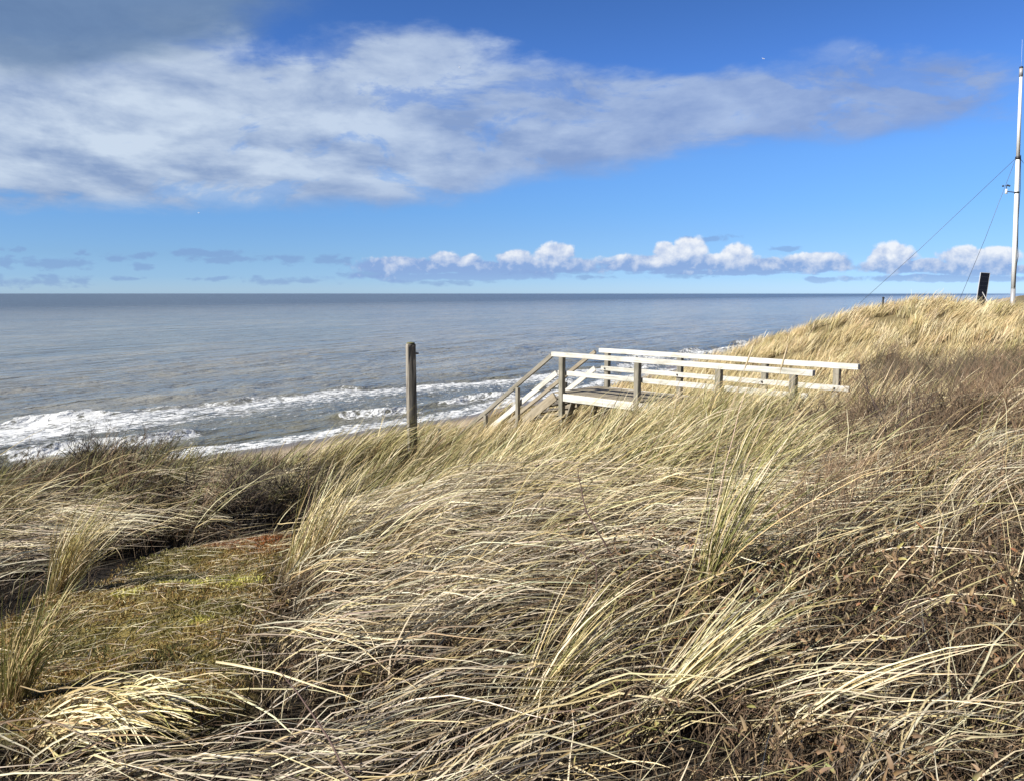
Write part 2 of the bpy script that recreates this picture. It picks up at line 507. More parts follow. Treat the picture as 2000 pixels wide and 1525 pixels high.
wcol = mulc(wcol, mix(streak, (.84, .86, .88), (1.08, 1.07, 1.05)))
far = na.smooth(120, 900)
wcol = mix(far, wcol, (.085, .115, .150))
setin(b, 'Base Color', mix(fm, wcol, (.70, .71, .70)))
setin(b, 'Roughness', 0.12 + fm * 0.7 + far * 0.18)
setin(b, 'IOR', 1.33); setin(b, 'Specular IOR Level', 0.42)
bn = E.nt.nodes.new('ShaderNodeBump'); bn.inputs['Strength'].default_value = 1.0; bn.inputs['Distance'].default_value = 1.0
hgt = w0 * 3.6 + w1 * 1.5 + w2 * 0.50 + w3 * 0.13 + fm * 0.08
E.nt.links.new(hgt.s, bn.inputs['Height']); E.nt.links.new(bn.outputs[0], b.inputs['Normal'])

# ---------------------------------------------------------------- ground sheet
def axis(lo, hi, c, fine, grow, near):
    """non-uniform axis: step `fine` inside c +- near, growing outside"""
    def side(limit):
        out = []; d = 0; st = fine
        while d < limit:
            d += st; out.append(d)
            if d > near: st *= grow
        return out
    a = [c - d for d in reversed(side(c - lo))] + [c] + [c + d for d in side(hi - c)]
    return np.array(a)
gx = axis(-3000, 4000, 2, 0.11, 1.045, 8)
gy = axis(-1500, 4000, 5, 0.11, 1.035, 6)
X, Y = np.meshgrid(gx, gy)
Z = terrain(X, Y)
t_, n_ = tn(X, Y)
inland = shore_n(t_) - n_
gpx, gpy = project(X, Y, Z)

def poly_in(px, py, poly):
    inside = np.zeros(px.shape, bool)
    j = len(poly) - 1
    for i in range(len(poly)):
        xi, yi = poly[i]; xj, yj = poly[j]
        cond = ((yi > py) != (yj > py)) & (px < (xj - xi) * (py - yi) / (yj - yi + 1e-9) + xi)
        inside ^= cond; j = i
    return inside
# mossy clearing: an outline on the ground (metres), left of the camera axis
CLEAR_PX = [(-60, 1235), (60, 1185), (150, 1130), (300, 1060), (420, 1015), (548, 1000), (560, 1140), (520, 1230), (485, 1350), (390, 1420), (260, 1425), (120, 1380), (-60, 1360)]
CLEAR = [tuple(at_z(px, py, -1.74)[:2]) for px, py in CLEAR_PX]
def dist_poly(x, y, poly):
    d = np.full(np.shape(x), 1e9)
    for i in range(len(poly)):
        ax, ay = poly[i]; bx, by = poly[(i + 1) % len(poly)]
        vx, vy = bx - ax, by - ay
        t = np.clip(((x - ax) * vx + (y - ay) * vy) / (vx * vx + vy * vy), 0, 1)
        d = np.minimum(d, np.hypot(x - ax - t * vx, y - ay - t * vy))
    return np.where(poly_in(np.asarray(x), np.asarray(y), poly), -d, d)
def clearing(x, y):
    d = dist_poly(x, y, CLEAR) + (fbm(np.asarray(x) * 3, np.asarray(y) * 3, 61, 3) - .5) * .5
    return sstep(.12, -.12, d)
def root_drop(x, y):
    """how far the soil lies below the mat of dead grass round the viewer"""
    x = np.asarray(x); y = np.asarray(y)
    return .14 * sstep(10.5, 8.5, np.hypot(x, y)) * (1 - clearing(x, y))
def cleared(x, y):
    return np.maximum(np.maximum(np.maximum(clearing(x, y + .22), clearing(x + .3, y + .45)), np.maximum(clearing(x, y), clearing(x + .42, y + .04))), np.maximum(clearing(x + 1.1, y) * .8, np.maximum(clearing(x + .2, y + .28), clearing(x + .75, y + .1) * .95)))
mossm = clearing(X, Y)
Z = Z - root_drop(X, Y)
farturf = sstep(14, 20, Y) * (1 - sstep(24, 22, Y) * sstep(.40, .47, X / np.maximum(Y, 1)))
V = np.stack([X, Y, Z], -1).reshape(-1, 3)
ny, nx = X.shape
idx = np.arange(ny * nx).reshape(ny, nx)
Fq = np.stack([idx[:-1, :-1], idx[:-1, 1:], idx[1:, 1:], idx[1:, :-1]], -1).reshape(-1, 4)
g = np_mesh('ground', V, Fq, M_ground, {'moss': mossm.ravel(), 'inland': inland.ravel(), 'farturf': farturf.ravel()})
tag(g, 'sandy dune ground running down to the beach', None, None, 'structure')

# ---------------------------------------------------------------- sea
ta_ax = axis(-40000, 40000, 35, 0.38, 1.07, 85)
def naxis():
    out = []; n = -10.0; st = 0.24
    while n < 60000:
        out.append(n); n += st
        if n > 36: st *= 1.033
    return np.array(out)
na_ax = naxis()
T, N = np.meshgrid(ta_ax, na_ax)
n0 = shore_n(T)
wig = (fbm(T * .12, T * 0 + 1, 31, 3) - .5)
nb = np.interp(T, [-60, -3, 27, 45, 60, 86, 150], [27.5, 26.0, 24.0, 18.5, 13.0, 9.5, 11]) + wig * 4.0 + 1.0 + (fbm(T * .45, T * 0 + 7, 33, 2) - .5) * 1.6
ni = n0 + np.interp(T, [-60, 4, 18, 32, 60, 120], [10.5, 10.5, 9.0, 6.5, 6, 6]) + (fbm(T * .16, T * 0 + 5, 34, 3) - .5) * 3.0
swash = n0 + (fbm(T * .22, T * 0 + 9, 37, 3) - .5) * 2.2
def crest(d, back, frontw):
    return np.where(d > 0, np.exp(-(d / back) ** 2), np.exp(-(d / frontw) ** 2))
a1 = 0.25 + 0.75 * sstep(.35, .7, vnoise(T * .11, T * 0, 51))
a2 = 0.15 + 0.85 * sstep(.3, .7, vnoise(T * .14, T * 0 + 3, 52))
vis = sstep(20000, 300, N) 
Zs = 0.85 * a1 * crest(N - nb, 2.6, 0.9) + 0.62 * a2 * crest(N - ni, 1.8, 0.65)
Zs += 0.18 * sstep(150, 20, N) * np.sin(N * .75 + (fbm(T * .03, N * .03, 58, 3)) * 14) * sstep(.35, .7, fbm(T * .04, N * .08, 59, 2))
Zs += 0.30 * crest(N - nb - 11 - wig * 4, 3.5, 2.0) * sstep(.2, .8, vnoise(T * .06, T * 0 + 2, 57))
near = sstep(160, 60, N)
Zs += near * ((fbm(T * .25, N * .5, 53, 3) - .5) * .28 + (fbm(T * .9, N * 1.4, 54, 2) - .5) * .10)
Zs *= sstep(-1.0, 4.0, N - n0)
Zs += 0.02 * sstep(3, 0, N - n0)
# the thin sheet of swash runs up the sand
Zsea = np.where(N < n0, 0.07 * np.maximum(n0 - N, 0) * 1.0, 0) + Zs
edge = swash - 1.2
foamA = np.zeros_like(T)
dd = nb - N                          # distance shoreward of the outer breaker
foamA = np.maximum(foamA, sstep(-0.9, 0.5, dd) * (0.86 - 0.46 * sstep(1.5, 15, dd)) * sstep(.12, .42, a1 + .28 * (1 - sstep(0, 40, T)) + .35 * sstep(1.0, 4.0, dd)) * (N > n0))
di = ni - N
foamA = np.maximum(foamA * np.where(di > 0, 0.45, 1.0), sstep(-0.5, 0.3, di) * (0.85 - 0.5 * sstep(.5, 3.5, di)) * sstep(.3, .8, a2) * (N > n0))
sw = N - n0
foamA = np.maximum(foamA, sstep(4.2, 2.2, sw + (fbm(T * .2, T * 0 + 12, 38, 3) - .5) * 3) * (.92 - .25 * (vnoise(T * .5, N * .8, 39))))
trough = np.exp(-((nb - N - 1.0) / .9) ** 2) * (1 - a1) * .8
foamA = np.clip(foamA - trough * .5 + .10 * sstep(12, -10, T) * (foamA > .2), 0, 1)
foamA = np.maximum(foamA, (.84 + .26 * (fbm(T * .3, N * .5, 62, 3) - .5) * 2) * sstep(0, 1.5, dd) * sstep(15, 10, dd) * sstep(34, 2, T) * (N > n0))
foamA += .16 * sstep(.62, .8, vnoise(T * .12, N * .35, 55)) * sstep(nb + 9, nb + 2, N) * (N > nb)
# hide the sheet under the sand shoreward of the swash edge
Zsea = np.where(N < edge, -0.25 - 0.06 * (edge - N), Zsea)
xs = O0[0] + T * ET[0] + N * EN[0]; ys = O0[1] + T * ET[1] + N * EN[1]
V = np.stack([xs, ys, Zsea], -1).reshape(-1, 3)
ny, nx = T.shape
idx = np.arange(ny * nx).reshape(ny, nx)
Fq = np.stack([idx[:-1, :-1], idx[:-1, 1:], idx[1:, 1:], idx[1:, :-1]], -1).reshape(-1, 4)[:, ::-1]
sea = np_mesh('sea', V, Fq, M_sea, {'foam': foamA.ravel(), 'n_off': (N - n0).ravel(), 't_along': T.ravel()})
# make the normals point up
if sea.data.polygons[0].normal.z < 0:
    sea.data.flip_normals()
tag(sea, 'grey blue sea with breakers rolling onto the beach', None, None, 'structure')

# ---------------------------------------------------------------- timber parts
def beam(name, p, q, w, h, mat, parent, up=Vector((0, 0, 1)), bev=0.006, roll_pts=None, wob=0.0):
    """box from p to q, local X along it; w across, h high"""
    p = Vector(p); q = Vector(q)
    d = q - p; L = d.length; d.normalize()
    s = up.cross(d).normalized(); u2 = d.cross(s)
    mtx = Matrix(((d.x, s.x, u2.x, p.x), (d.y, s.y, u2.y, p.y), (d.z, s.z, u2.z, p.z), (0, 0, 0, 1)))
    bm = bmesh.new()
    seg = max(1, int(L / 0.35))
    rings = []
    for i in range(seg + 1):
        x = L * i / seg
        oy = random.uniform(-wob, wob); oz = random.uniform(-wob, wob)
        rings.append([bm.verts.new((x, sy * w / 2 + oy, sz * h / 2 + oz)) for sy, sz in ((-1, -1), (1, -1), (1, 1), (-1, 1))])
    for a, b_ in zip(rings, rings[1:]):
        for k in range(4):
            bm.faces.new((a[k], a[(k + 1) % 4], b_[(k + 1) % 4], b_[k]))
    bm.faces.new(rings[0][::-1]); bm.faces.new(rings[-1])
    bmesh.ops.recalc_face_normals(bm, faces=bm.faces)
    ed = [e for e in bm.edges if len(e.link_faces) == 2 and e.calc_face_angle(0) > 0.8]
    bmesh.ops.bevel(bm, geom=ed, offset=bev, segments=1, affect='EDGES')
    return link_bm(name, bm, mat, parent, mtx)

TOP = -1.25      # top rail, relative to the eye
f0 = at_z(1079, 687, TOP); f1 = at_z(1590, 723, TOP)
b0 = at_z(1172, 680, TOP); b1 = at_z(1679, 711.5, TOP)
walk_dir = (f1 - f0).normalized()
# keep both rails parallel
b1 = b0 + walk_dir * ((b1 - b0).length)
side = Vector((-walk_dir.y, walk_dir.x, 0))
gap = (b0 - f0).dot(side)
if gap < 0: side = -side; gap = -gap
RH = 0.88; deck_z = EYE + TOP - RH
bw = empty('boardwalk', (f0.x, f0.y, deck_z), 'sun bleached timber boardwalk with double rails and stairs down to the beach', 'boardwalk')
Zr = EYE + TOP

def find_px(a, b_, px):
    lo, hi = -0.3, 1.3
    for _ in range(50):
        m_ = (lo + hi) / 2; p = a.lerp(b_, m_)
        q, _y = project(p.x, p.y, p.z)
        if q < px: lo = m_
        else: hi = m_
    return a.lerp(b_, (lo + hi) / 2)
def gz(x, y): return float(terrain(np.array([x]), np.array([y]))[0])
def post(p, ztop, w, name='post', mat=None, below=.35):
    zb = min(gz(p.x, p.y), deck_z) - below
    return beam(name, (p.x, p.y, zb), (p.x, p.y, ztop), w, w, mat or M_post, bw, up=side, bev=.006)
rh = 0.10; rw = 0.075
for (a, b_, s_, pxs) in ((f0, f1, 1, (1098, 1246, 1405, 1551)), (b0, b1, -1, (1187, 1329, 1495, 1636))):
    beam('top_rail', a - Vector((0, 0, rh / 2)), b_ - Vector((0, 0, rh / 2)), rw + .03, rh, M_rail, bw, wob=.002)
    off = side * (s_ * (0.055 + rw / 4 + .004))
    m0 = a + off - Vector((0, 0, .45)) + walk_dir * .10; m1 = b_ + off - Vector((0, 0, .45)) - walk_dir * .12
    beam('mid_rail', m0, m1, .04, .10, M_rail, bw, wob=.002)
    for i, px in enumerate(pxs):
        p = find_px(a, b_, px)
        post(p, Zr - rh - .001, .11)
        bo = beam('bolt', p + side * (s_ * .079 + .0) - Vector((0, 0, .45)), p + side * (s_ * .125) - Vector((0, 0, .45)), .03, .03, M_dark, bw, bev=.004)
    # fascia board along the deck edge, outside the posts' inner face
    e = side * (-s_ * .085)
    beam('fascia_board', Vector((a.x, a.y, deck_z - .085)) + e * .1 + walk_dir * .28, Vector((b_.x, b_.y, deck_z - .085)) + e * .1 - walk_dir * .15, .045, .16, M_rail, bw, wob=.003)
# deck planks across
nL = int((f1 - f0).length / .145) + 2
bm = bmesh.new()
dk0 = Vector((f0.x, f0.y, deck_z)) + side * .06
Lw = gap - .12
for i in range(nL + 1):
    o = dk0 + walk_dir * (i * .145 + .02)
    hh = .035; dz = random.uniform(-.003, .003)
    vs = []
    for zz in (-hh, 0):
        for (aa, bb) in ((0, 0), (.135, 0), (.135, Lw), (0, Lw)):
            q = o + walk_dir * aa + side * bb + Vector((0, 0, zz + dz)) - bw.location
            vs.append(bm.verts.new(q))
    for f in ((0, 3, 2, 1), (4, 5, 6, 7), (0, 1, 5, 4), (1, 2, 6, 5), (2, 3, 7, 6), (3, 0, 4, 7)):
        bm.faces.new([vs[k] for k in f])
bmesh.ops.recalc_face_normals(bm, faces=bm.faces)
dk = link_bm('deck', bm, M_stair, bw); dk.location = (0, 0, 0)
dk['label'] = 'brown plank deck between the rails'
# joists and cross boards seen in the gap beneath the deck
for k in range(5):
    c0 = Vector((f0.x, f0.y, deck_z - .25)) + walk_dir * (.45 + k * .62) + side * .03
    zb = gz(c0.x, c0.y) - .2
    beam('support_board', (c0.x - .14, c0.y + .05, zb), (c0.x + .10, c0.y - .02, deck_z - .18), .03, .17, M_post, bw, up=side)
for k in (0.12, gap - .14):
    c0 = Vector((f0.x, f0.y, deck_z - .13)) + side * k
    beam('joist', c0 + walk_dir * .1, c0 + walk_dir * ((f1 - f0).length - .1), .05, .15, M_post, bw)
# stairs
down = Vector((-walk_dir.x, -walk_dir.y, 0))
SL = 0.70; run = 11.2
def stair_pt(base, t, dz=0): return base + down * t + Vector((0, 0, dz - SL * t))
for base, s_ in ((f0, 1), (b0 + down * .12, -1)):
    beam('hand_rail', stair_pt(base, 0.02, -.07), stair_pt(base, run, -.07), .06, .09, M_post if s_ == 1 else M_stair, bw, wob=.003)
    ofs = side * (s_ * .085)
    beam('hand_mid_rail', stair_pt(base + ofs, -.05, -.50), stair_pt(base + ofs, run, -.50), .035, .12, M_rail, bw, wob=.003)
    ofs2 = side * (s_ * .10)
    beam('stringer', stair_pt(base + ofs2, 0.0, -RH - .10), stair_pt(base + ofs2, run, -RH - .10), .05, .20, M_stair, bw)
fe = stair_pt(f0, run); be = stair_pt(b0, run)
for t_s in [1.05, 2.12, 3.1, 4.7, 6.3, 7.9, 9.5, 11.0]:
    for base, s_ in ((f0, 1), (b0, -1)):
        p = stair_pt(base, t_s)
        beam('stair_post', (p.x, p.y, min(gz(p.x, p.y), p.z - RH) - .3), (p.x, p.y, p.z - .135), .085, .085, M_post, bw, up=side)
bm = bmesh.new()
rise = .19
for i in range(int(run * SL / rise)):
    t_s = (i + .6) * rise / SL
    o = Vector((f0.x, f0.y, deck_z)) + down * t_s + side * .13 + Vector((0, 0, -rise * (i + 1) + .03))
    vs = []
    for zz in (-.035, 0):
        for (aa, bb) in ((-.14, 0), (.14, 0), (.14, gap - .27), (-.14, gap - .27)):
            vs.append(bm.verts.new(o + down * aa + side * bb + Vector((0, 0, zz)) - bw.location))
    for f in ((0, 3, 2, 1), (4, 5, 6, 7), (0, 1, 5, 4), (1, 2, 6, 5), (2, 3, 7, 6), (3, 0, 4, 7)):
        bm.faces.new([vs[k] for k in f])
bmesh.ops.recalc_face_normals(bm, faces=bm.faces)
tr = link_bm('stair_treads', bm, M_stair, bw); tr.location = (0, 0, 0)

# lone weathered post on the crest
def lone_post(name, px, ytop, Yd, w, d, rot, label, mat, cap=True):
    top = at_y(px, ytop, Yd)
    zb = gz(top.x, top.y) - .4
    bm = bmesh.new()
    H_ = top.z - zb
    prof = [(0, 1.0), (.3 * H_, 1.0), (.6 * H_, .985), (.85 * H_, .99), (H_ - .05, .98), (H_ - .015, .93), (H_, .78)]
    rings = []
    for zz, sc in prof:
        r_ = []
        for (sx, sy) in ((-1, -1), (-.15, -1.0), (-.1, -.93), (-.02, -1.0), (1, -1), (1, .2), (1, 1), (-1, 1), (-1, -.1)):
            r_.append(bm.verts.new((sx * w / 2 * sc + random.uniform(-.0025, .0025), sy * d / 2 * sc + random.uniform(-.0025, .0025), zz)))
        rings.append(r_)
    k_ = len(rings[0])
    for a, b_ in zip(rings, rings[1:]):
        for k in range(k_):
            bm.faces.new((a[k], a[(k + 1) % k_], b_[(k + 1) % k_], b_[k]))
    bm.faces.new(rings[-1]); bm.faces.new(rings[0][::-1])
    bmesh.ops.recalc_face_normals(bm, faces=bm.faces)
    # local X must run up the post for the grain: rotate mesh so x is vertical
    R = Matrix.Rotation(math.radians(-90), 4, 'Y')
    bmesh.ops.transform(bm, matrix=R.inverted(), verts=bm.verts)
    root = empty(name, (top.x, top.y, zb + .4), label, 'post')
    mtx = Matrix.Translation((top.x, top.y, zb)) @ Matrix.Rotation(rot, 4, 'Z') @ R
    link_bm('shaft', bm, mat, root, mtx)
    return root, top
lp, lt = lone_post('wooden_post', 802, 671, 10.5, .112, .112, math.radians(28), 'tall dark weathered post standing alone on the dune crest left of the stairs', M_pole)
# a bolt on its right edge and a lichen cap
bm = bmesh.new(); bmesh.ops.create_cone(bm, cap_ends=True, segments=10, radius1=.014, radius2=.012, depth=.05)
link_bm('bolt', bm, M_dark, lp, Matrix.Translation((lt.x + .083, lt.y - .0, lt.z - .135)) @ Matrix.Rotation(math.pi / 2, 4, 'Y'))
bm = bmesh.new(); bmesh.ops.create_icosphere(bm, subdivisions=2, radius=1)
for v_ in bm.verts:
    v_.co = Vector((v_.co.x * .06, v_.co.y * .06, max(v_.co.z, -.3) * .018 + random.uniform(-.003, .003)))
M_lichen = plain_mat('lichen', (.13, .13, .06), .95, 0, .4, 60)
link_bm('lichen_cap', bm, M_lichen, lp, Matrix.Translation((lt.x, lt.y, lt.z + .002)), True)
sp_, _t = lone_post('wooden_stub', 858, 836, 12.6, .05, .05, math.radians(20), 'short wooden stub in the grass beside the foot of the stair rail', M_post)

# ---------------------------------------------------------------- mast
def tube(bm, pts, rads, seg=12, cap=True):
    pts = [Vector(p) for p in pts]
    rings = []
    for i, p in enumerate(pts):
        d = (pts[min(i + 1, len(pts) - 1)] - pts[max(i - 1, 0)]).normalized()
        a = d.cross(Vector((0.13, 0.31, 0.94)) if abs(d.z) < .9 else Vector((1, 0, 0))).normalized(); b_ = d.cross(a)
        r = rads[i] if isinstance(rads, (list, tuple)) else rads
        rings.append([bm.verts.new(p + (a * math.cos(2 * math.pi * k / seg) + b_ * math.sin(2 * math.pi * k / seg)) * r) for k in range(seg)])
    for a, b_ in zip(rings, rings[1:]):
        for k in range(seg):
            bm.faces.new((a[k], a[(k + 1) % seg], b_[(k + 1) % seg], b_[k]))
    if cap:
        bm.faces.new(rings[0][::-1]); bm.faces.new(rings[-1])
    bmesh.ops.recalc_face_normals(bm, faces=bm.faces)
def tube_part(name, pts, rads, mat, parent, seg=12):
    bm = bmesh.new(); tube(bm, [Vector(p) - parent.location for p in pts], rads, seg)
    o = link_bm(name, bm, mat, parent, None, True); o.location = (0, 0, 0)
    return o
MY = 32.0
mb = at_y(1978, 602, MY); mb.z = gz(mb.x, mb.y)
mast = empty('weather_mast', mb, 'tall white mast with guy wires on the grassy hill at the right edge', 'mast')
j = at_y(1979, 565, MY); tp = at_y(1994.5, 137, MY)
tube_part('base_sleeve', [mb - Vector((0, 0, .4)), j], .093, M_galv, mast, 16)
def mp(y): return j.lerp(tp, (565 - y) / (565 - 137))
tube_part('pole', [j, mp(470), mp(310), mp(306)], [.083, .083, .080, .078], M_white, mast, 18)
tube_part('upper_pole', [mp(305.5), tp], [.070, .050], M_white, mast, 18)
tube_part('clamp_ring', [mp(308), mp(303)], [.10, .10], M_dark, mast, 16)
tube_part('top_bracket', [mp(150), mp(134)], [.068, .068], M_galv, mast, 12)
tube_part('mast_cap', [mp(134), mp(131)], [.075, .06], M_dark, mast, 12)
tube_part('antenna', [mp(131), mp(110), mp(80)], [.004, .003, .002], M_white, mast, 6)
side_r = Vector((.10, -.03, 0))
tube_part('cable', [mp(300) + side_r * .9, mp(370) + side_r * 1.1, mp(430) + side_r * .8, mp(480) + side_r * 1.0, mp(500) + side_r * .9 + Vector((0, -.06, 0)), mp(520) + Vector((.03, -.10, 0)), mp(562) + Vector((0, -.11, 0))], .014, M_dark, mast, 6)
a0 = mp(373); 
arm = tube_part('instrument_arm', [a0 + Vector((-.06, -.02, 0)), a0 + Vector((-.46, -.05, .04))], .018, M_dark, mast, 8)
tube_part('arm_clamp', [mp(374.5), mp(371.5)], .09, M_dark, mast, 16)
wg = a0 + Vector((-.46, -.05, .04))
tube_part('gauge_body', [wg + Vector((0, 0, -.10)), wg + Vector((0, 0, .09))], [.05, .035], M_white, mast, 12)
tube_part('gauge_spindle', [wg + Vector((0, 0, .09)), wg + Vector((0, 0, .22))], .014, M_dark, mast, 8)
bm = bmesh.new()
cen = wg + Vector((0, 0, .22)) - mast.location
for k in range(3):
    an = k * 2 * math.pi / 3 + .2
    e = cen + Vector((math.cos(an), math.sin(an), 0)) * .13
    tube(bm, [cen, e], .008, 6)
    r_ = bmesh.ops.create_icosphere(bm, subdivisions=2, radius=.04, matrix=Matrix.Translation(e))
cupo = link_bm('wind_cups', bm, M_dark, mast, None, True); cupo.location = (0, 0, 0)
ring = mp(306)
def hill_anchor(px, py, Yd):
    p = at_y(px, py, Yd); p.z = gz(p.x, p.y); return p
for (px, py, Yd) in ((1632, 606, 35.5), (1866, 588, 33.5)):
    g_ = hill_anchor(px, py, Yd)
    tube_part('guy_wire', [ring + Vector((-.08, 0, 0)), ring.lerp(g_, .5) - Vector((0, 0, .06)), g_], .0085, M_wire, mast, 5)
gr = Vector((mb.x + 6.5, mb.y + 1.5, 0)); gr.z = gz(gr.x, gr.y)
tube_part('guy_wire', [ring + Vector((.08, 0, 0)), ring.lerp(gr, .5), gr], .0085, M_wire, mast, 5)

# solar panel leaning on its strut
bl = at_y(1904.5, 601, 31.2); tl = at_y(1915, 532.5, 31.3)
hv = tl - bl; wvv = Vector((.41, .04, -.02)); nrm = wvv.cross(hv).normalized()
sp = empty('solar_panel', bl, 'dark tilted solar panel with a thin pale frame on the hilltop beside the mast', 'solar panel')
def quad_box(name, o, a, b_, th, mat, parent, inset=0.0):
    bm = bmesh.new()
    o = Vector(o) - parent.location
    a_, b__ = a, b_
    vs = []
    for s in (-.5, .5):
        for (i, j2) in ((0, 0), (1, 0), (1, 1), (0, 1)):
            vs.append(bm.verts.new(o + a_ * i + b__ * j2 + nrm * (s * th)))
    for f in ((0, 3, 2, 1), (4, 5, 6, 7), (0, 1, 5, 4), (1, 2, 6, 5), (2, 3, 7, 6), (3, 0, 4, 7)):
        bm.faces.new([vs[k] for k in f])
    bmesh.ops.recalc_face_normals(bm, faces=bm.faces)
    ob = link_bm(name, bm, mat, parent); ob.location = (0, 0, 0); return ob
quad_box('cell_sheet', bl + wvv * .03 + hv * .01, wvv * .94, hv * .98, .02, M_panel, sp)
for nm, o, a, b_ in (('frame_side', bl, wvv * .028, hv), ('frame_side', bl + wvv * .972, wvv * .028, hv), ('frame_top', bl + wvv * .03 + hv * .990, wvv * .94, hv * .012)):
    quad_box(nm, o, a, b_, .04, M_alu, sp)
# cell lines on the sun side
for k in range(1, 8):
    quad_box('cell_line', bl + wvv * .04 + hv * (k / 8) + nrm * 0, wvv * .92, hv * .004, .0235, M_wire, sp)
ft = bl + wvv * .5 + Vector((.5, -.3, 0)); ft.z = gz(ft.x, ft.y) - .1
tube_part('strut', [bl + wvv * .5 + hv * .45, ft], .018, M_galv, sp, 8)

# dark stub post far on the hill
st = at_y(1725, 582.5, 33); zb = gz(st.x, st.y)
so = empty('stub_post', (st.x, st.y, zb), 'small black stub post poking over the top of the grassy hill', 'post')
tube_part('stub_shaft', [(st.x, st.y, zb - .2), (st.x, st.y, st.z)], .038, M_stub, so, 8)
tube_part('stub_cap', [(st.x, st.y, st.z - .001), (st.x + .02, st.y, st.z + .03)], [.06, .05], M_stub, so, 8)

# gulls
def gull(px, py, Yd, roll, yaw, label, sc=1.0):
    p = at_y(px, py, Yd)
    bm = bmesh.new()
    body = [(-.30, 0, .0, .015), (-.2, 0, .0, .05), (-.05, 0, 0, .085), (.08, 0, .0, .08), (.18, 0, .02, .055), (.25, 0, .03, .045), (.30, 0, .025, .02), (.35, 0, .02, .006)]
    tube(bm, [q[:3] for q in body], [q[3] for q in body], 8)
    for s in (-1, 1):
        wing = [(.09, .05, .01, .17), (.12, .30, .14, .17), (.06, .52, .12, .13), (-.06, .72, .04, .05)]
        prev = None
        for (x, y, z, ch) in wing:
            ring = [bm.verts.new((x, s * y, z + .006)), bm.verts.new((x - ch, s * y, z + .002)), bm.verts.new((x - ch, s * y, z - .004)), bm.verts.new((x, s * y, z - .008))]
            if prev:
                for k in range(4): bm.faces.new((prev[k], prev[(k + 1) % 4], ring[(k + 1) % 4], ring[k]))
            else: bm.faces.new(ring)
            prev = ring
        bm.faces.new(prev)
    t0 = [bm.verts.new(q) for q in ((-.26, -.03, .0), (-.26, .03, 0), (-.42, .07, 0), (-.42, -.07, 0), (-.26, -.03, .012), (-.26, .03, .012), (-.42, .07, .006), (-.42, -.07, .006))]
    for f in ((0, 3, 2, 1), (4, 5, 6, 7), (0, 1, 5, 4), (1, 2, 6, 5), (2, 3, 7, 6), (3, 0, 4, 7)): bm.faces.new([t0[k] for k in f])
    bmesh.ops.recalc_face_normals(bm, faces=bm.faces)
    mtx = Matrix.Translation(p) @ Matrix.Rotation(yaw, 4, 'Z') @ Matrix.Rotation(roll, 4, 'X') @ Matrix.Scale(sc, 4)
    o = link_bm('gull', bm, M_gull, None, mtx, True)
    tag(o, label, 'gull', 'gulls flying over the sea')
gull(1491, 115.5, 210, .5, .4, 'brightest white gull high in the blue sky above the right part of the cloud bank')
gull(897, 132, 300, .7, 2.4, 'small white gull flying against the upper edge of the cloud bank near the top centre')
gull(388, 416.5, 300, .3, .2, 'tiny white gull flying just under the flat bottom of the cloud bank')
gull(1925, 163, 420, .2, 1.2, 'faintest gull, at the right tip of the cloud bank near the mast top')

# ---------------------------------------------------------------- grass machinery
def wind(x, y):
    """azimuth the blades lean to (radians from +x, counter-clockwise)"""
    a = (fbm(x * .35 + 5, y * .35, 71, 3) - .5) * 1.5
    a = a + (fbm(x * 1.3, y * 1.3, 73, 2) - .5) * .7 + .20
    lf = sstep(-.2, -1.4, x) * sstep(4.2, 2.8, y)
    return a - lf * .8

